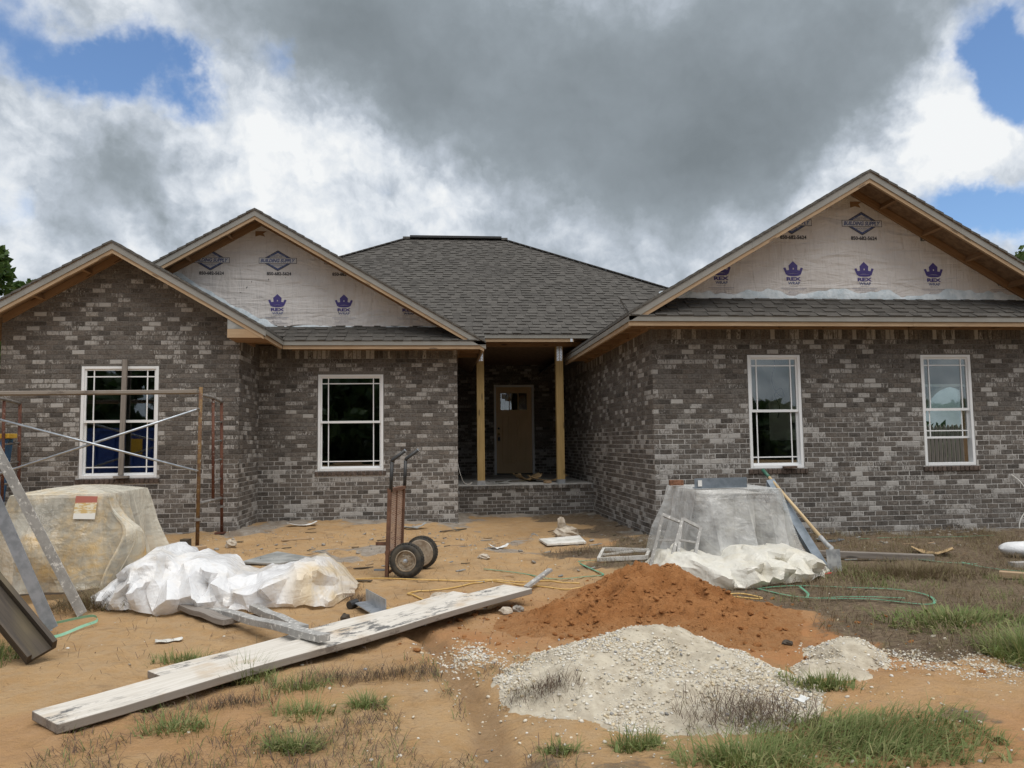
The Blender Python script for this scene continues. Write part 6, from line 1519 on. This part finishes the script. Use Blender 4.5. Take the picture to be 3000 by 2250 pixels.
# clods of the same orange dirt rolled off the pile
rng = np.random.default_rng(31); n = 1300; P = np.stack([1.35+rng.normal(size=n)*.62, 5.35+rng.normal(size=n)*.5], 1); h = dirt_h(P[:, 0], P[:, 1]); r = .005+.024*rng.random(n)**5
V, F = pebble_mesh(np.column_stack([P, gh(P[:, 0], P[:, 1])+np.maximum(h, 0)+r*.15]), r, rng, (.45, .8)); np_mesh('dirt_clods', V, F, MDIRT, None, (1.3, 5.3, 0), smooth=False, kind='stuff')

# ================================================================== grass, weeds, litter
def blades(P, Z, L, W, lean_, rng, curve=.5, dirn=None):
    n = len(P); a = rng.uniform(0, 2*math.pi, n) if dirn is None else dirn+rng.normal(size=n)*.7
    d = np.stack([np.cos(a), np.sin(a)], 1); s = np.stack([-d[:, 1], d[:, 0]], 1)
    b = np.column_stack([P, Z]); V = []
    for f, w in ((0, 1.), (.5, .75), (1., .06)):
        out = lean_*(f**1.0*(1-curve)+f*f*curve*1.6); up = np.sqrt(np.maximum(1-np.minimum(lean_*f, .96)**2, .05))*f
        c = b.copy(); c[:, :2] += d*(L*out)[:, None]; c[:, 2] += L*up
        o = s*(W*w)[:, None]/2; V += [np.column_stack([c[:, :2]-o, c[:, 2]]), np.column_stack([c[:, :2]+o, c[:, 2]])]
    V = np.stack(V, 1).reshape(-1, 3); k = 6*np.arange(n)[:, None]
    F = np.concatenate([k+np.array([[0, 1, 3, 2]]), k+np.array([[2, 3, 5, 4]])], 0); col = np.ones((n, 4)); col[:, 3] = rng.random(n); return V, F, np.repeat(col, 6, 0)
def clump(name, label, cx, cy, rx, ry, n, L, W, seed, mat='grass', lean_=(.1, .8), group=None, cat='grass', dirn=None):
    rng = np.random.default_rng(seed); q = np.clip(rng.normal(size=(n, 2)), -1.9, 1.9)*.5; P = np.column_stack([cx+q[:, 0]*rx, cy+q[:, 1]*ry]); Z = gh(P[:, 0], P[:, 1])-.004
    Z = Z+np.maximum(grav_h(P[:, 0], P[:, 1]), 0)*(cy < 5)
    rad = np.hypot(q[:, 0], q[:, 1]); ll = np.clip(lean_[0]+(lean_[1]-lean_[0])*rng.random(n)*(.4+rad), 0, .95)
    dd = np.arctan2(q[:, 1], q[:, 0]) if dirn is None else np.full(n, dirn)
    V, F, c = blades(P, Z, L[0]+(L[1]-L[0])*rng.random(n)**1.4, rng.uniform(W[0], W[1], n), ll, rng, .6, dd)
    k = n//5; P2 = np.column_stack([cx+q[:k, 1]*rx*1.05, cy+q[:k, 0]*ry*1.05]); Z2 = gh(P2[:, 0], P2[:, 1])+np.maximum(grav_h(P2[:, 0], P2[:, 1]), 0)*(cy < 5)
    V2, F2, c2 = blades(P2, Z2, rng.uniform(.2, .55, k)*L[1], rng.uniform(1.6, 3., k)*W[1], rng.uniform(.7, .99, k), rng, .5); F = np.concatenate([F, F2+len(V)]); V = np.concatenate([V, V2]); c2[:, 3] = .45+.55*c2[:, 3]; c = np.concatenate([c, c2])
    o = np_mesh(name, V, F, M[mat], None, (cx, cy, g1(cx, cy)), smooth=True, cols={'col': c}); return tag(o, label, cat, group)
G = 'grass clumps in the sand'
clump('grass_clump', 'spreading grass clump right of the near end of the long plank', -1.13, 3.62, .20, .10, 230, (.04, .12), (.002, .005), 1, lean_=(.35, .97))
clump('grass_clump', 'pale grass clump under the middle of the long plank', -.70, 4.12, .17, .10, 190, (.05, .15), (.002, .004), 2, lean_=(.2, .95))
clump('grass_clump', 'grass clump in the middle of the three nearest the lower centre', -.62, 3.78, .14, .08, 220, (.04, .12), (.002, .0045), 3, lean_=(.3, .97))
clump('grass_clump', 'bright green tuft right of the two grass clumps below the plank', -.34, 3.80, .09, .07, 260, (.03, .10), (.002, .005), 4, lean_=(.25, .95))
clump('grass_clump', 'thick bright grass clump at the bottom centre left', -.60, 3.40, .12, .07, 380, (.04, .11), (.002, .005), 5, lean_=(.25, .95))
clump('grass_clump', 'bushy green weed between the gravel heap and the bottom edge', .82, 3.22, .11, .07, 240, (.04, .11), (.003, .006), 6)
clump('grass_clump', 'small green weed left of the bushy one at the foot of the gravel', .50, 3.22, .09, .05, 170, (.02, .075), (.003, .006), 7)
clump('grass_clump', 'large thick mat of long green grass at the bottom right', 1.78, 3.10, .48, .26, 2300, (.05, .13), (.0025, .0055), 8, lean_=(.4, .97), dirn=-.35)
clump('grass_clump', 'long green grass left of the thick mat at the bottom right', 1.18, 2.98, .26, .14, 700, (.05, .15), (.0025, .0055), 9, lean_=(.3, .95))
clump('grass_clump', 'tall green grass clump at the right edge beyond the gravel', 3.42, 4.25, .26, .24, 1100, (.07, .19), (.004, .007), 10, lean_=(.15, .85))
clump('grass_clump', 'dark green low creeping grass on the orange soil beside the gravel', 1.92, 3.80, .20, .08, 300, (.04, .10), (.004, .007), 11)
clump('grass_clump', 'flattened green grass under the edge of the yellowed plastic', -2.55, 6.45, .40, .28, 1500, (.10, .22), (.003, .005), 12, mat='dry_grass', lean_=(.5, .95))
clump('grass_clump', 'low grass strip against the back of the shorter plank', -1.45, 4.75, .20, .08, 260, (.04, .10), (.003, .005), 13)
clump('grass_clump', 'wispy grass growing against the front edge of the long plank', -1.0, 4.30, .14, .08, 130, (.08, .20), (.002, .004), 14)
clump('grass_clump', 'green grass below the shovel on the litter', 4.3, 6.75, .7, .35, 2000, (.06, .16), (.003, .006), 15, mat='dry_grass', lean_=(.3, .9))
clump('grass_clump', 'dark grass in the shadow under the leaning trough', -2.75, 4.95, .30, .25, 700, (.06, .15), (.003, .006), 16)
clump('grass_clump', 'bright green weeds on the litter above the tall right clump', 3.5, 5.0, .5, .25, 900, (.04, .12), (.006, .011), 17, lean_=(.3, .9))
def twigs(name, label, cx, cy, rx, ry, n, L, seed, h=.0):
    rng = np.random.default_rng(seed); q = np.clip(rng.normal(size=(n, 2)), -1.9, 1.9)*.5; P = np.column_stack([cx+q[:, 0]*rx, cy+q[:, 1]*ry]); Z = gh(P[:, 0], P[:, 1])+np.maximum(grav_h(P[:, 0], P[:, 1]), 0)+rng.random(n)*h
    V, F, c = blades(P, Z, rng.uniform(*L, n), rng.uniform(.0014, .003, n), rng.uniform(.55, .995, n), rng, .35); o = np_mesh(name, V, F, M['weed'], None, (cx, cy, 0), cols={'col': c}); return tag(o, label, 'dry weed')
twigs('dry_weed', 'brown twiggy dead weed on the near edge of the gravel heap', 1.36, 3.36, .32, .16, 900, (.04, .13), 41, .08)
twigs('dry_weed', 'dark dead weed at the left foot of the gravel heap', .52, 3.80, .18, .10, 420, (.03, .09), 42, .03)
twigs('dry_weed', 'brown dead weed behind the grass clump below the plank', -.45, 4.22, .28, .10, 420, (.03, .10), 43, .012)
twigs('dry_weed', 'grey dead weed on the sand left of the run-off channel', -.15, 4.25, .18, .09, 300, (.03, .08), 44, .015)
twigs('dry_weed', 'reddish dead weed at the left below the long plank', -.98, 3.92, .20, .09, 360, (.03, .10), 45, .01)
twigs('dry_weed', 'dead weed clump beside the right end of the white plastic heap', -.62, 6.35, .12, .08, 260, (.03, .10), 46, .02)
twigs('dry_weed', 'dead weed tuft on the sand in front of the white frame', 1.55, 8.6, .4, .25, 500, (.03, .12), 47, .02)
def cover(name, mat, n, fn, L, W, lean_, seed, up=0.):
    rng = np.random.default_rng(seed); P = fn(rng, n); Z = gh(P[:, 0], P[:, 1])+up*rng.random(len(P)); V, F, c = blades(P, Z, rng.uniform(*L, len(P)), rng.uniform(*W, len(P)), rng.uniform(*lean_, len(P)), rng, .4)
    np_mesh(name, V, F, M[mat], None, (1, 5, 0), cols={'col': c}, kind='stuff')
def litter(rng, n):
    P = np.stack([rng.uniform(1.0, 7.2, n*2), rng.uniform(4.2, 9.7, n*2)], 1); x, y = P[:, 0], P[:, 1]; bl = 1.45+.55*sstep(8.8, 9.6, y)+.9*sstep(5.9, 4.9, y)+.5*sstep(7.2, 6.0, y)
    k = (x-bl+.9*fbm(x*1.1, y*1.1, 4, 31) > .1) & (rng.random(n*2) < .45+1.2*fbm(x*2.5, y*2.5, 3, 33)); k &= dirt_h(x, y) < 0; return P[k][:n]
cover('dry_litter', 'dry_grass', 26000, litter, (.04, .16), (.002, .005), (.72, .985), 51, .012)
cover('short_grass', 'grass', 3500, lambda r, n: (lambda P: P[(fbm(P[:, 0]*1.6, P[:, 1]*1.6, 3, 38) > .12)])(np.stack([r.uniform(2.6, 5.5, n*3), r.uniform(4.6, 7.2, n*3)], 1))[:n], (.03, .10), (.002, .005), (.3, .9), 52)
def front(rng, n):
    P = np.stack([rng.uniform(-1.6, 1.2, n*4), rng.uniform(2.9, 4.5, n*4)], 1); x, y = P[:, 0], P[:, 1]; k = (fbm(x*2.6, y*2.6, 3, 39) > .10+.10*sstep(-.6, -1.4, x)) & (channel_d(x, y) > .09); return P[k][:n]
cover('dry_litter', 'weed', 2400, front, (.02, .09), (.0018, .0038), (.86, .995), 53, .006); cover('short_grass', 'grass', 900, front, (.02, .07), (.002, .004), (.3, .95), 54)
cover('dry_litter', 'weed', 1500, lambda r, n: np.stack([r.uniform(-3, 1.6, n), r.uniform(4.4, 10.8, n)], 1), (.02, .10), (.002, .004), (.8, .985), 55)
def yard(rng, n): return np.stack([rng.uniform(8.7, 13.5, n), rng.uniform(11, 20, n)], 1)
cover('yard_grass', 'grass', 9000, yard, (.25, .6), (.01, .02), (.2, .8), 56)
# small building crumbs, chips and splinters
rng = np.random.default_rng(61); n = 560
P = np.stack([rng.uniform(-3, 7.5, n), 9.7+rng.normal(size=n)*1.0], 1); P[:, 1] = np.clip(P[:, 1], 7, 12.0); k = ~((P[:, 0] < XB) & (P[:, 1] > YL-.1)) & ~((P[:, 0] > XD) & (P[:, 1] > YR-.1)); P = P[k]; r = .006+.035*rng.random(len(P))**3.5
V, F = pebble_mesh(np.column_stack([P, gh(P[:, 0], P[:, 1])+r*.2]), r, rng, (.3, .7)); np_mesh('mortar_crumbs', V, F, M['grey_crumb'], None, (1, 9, 0), smooth=False, kind='stuff')
mb = MB()
for i in range(150):
    x, y = rng.uniform(-2.6, 6.8), rng.uniform(6.8, 9.6) if rng.random() < .7 else rng.uniform(9.6, 11.5)
    if (x > XD and y > YR-.15) or (x < XB+.1 and y > YL-.2): continue
    a = rng.uniform(-.6, .6); l = rng.uniform(.04, .20); z = g1(x, y)+.008; d = Vector((math.cos(a), math.sin(a), 0))*l/2; mb.beam(Vector((x, y, z))-d, Vector((x, y, z+.008))+d, rng.uniform(.008, .03), .008, mat=int(rng.integers(0, 3)))
mb.build('wood_splinters', [M['pine'], M['dark_wood'], M['ply_grey']], None, (1, 9, 0), kind='stuff')
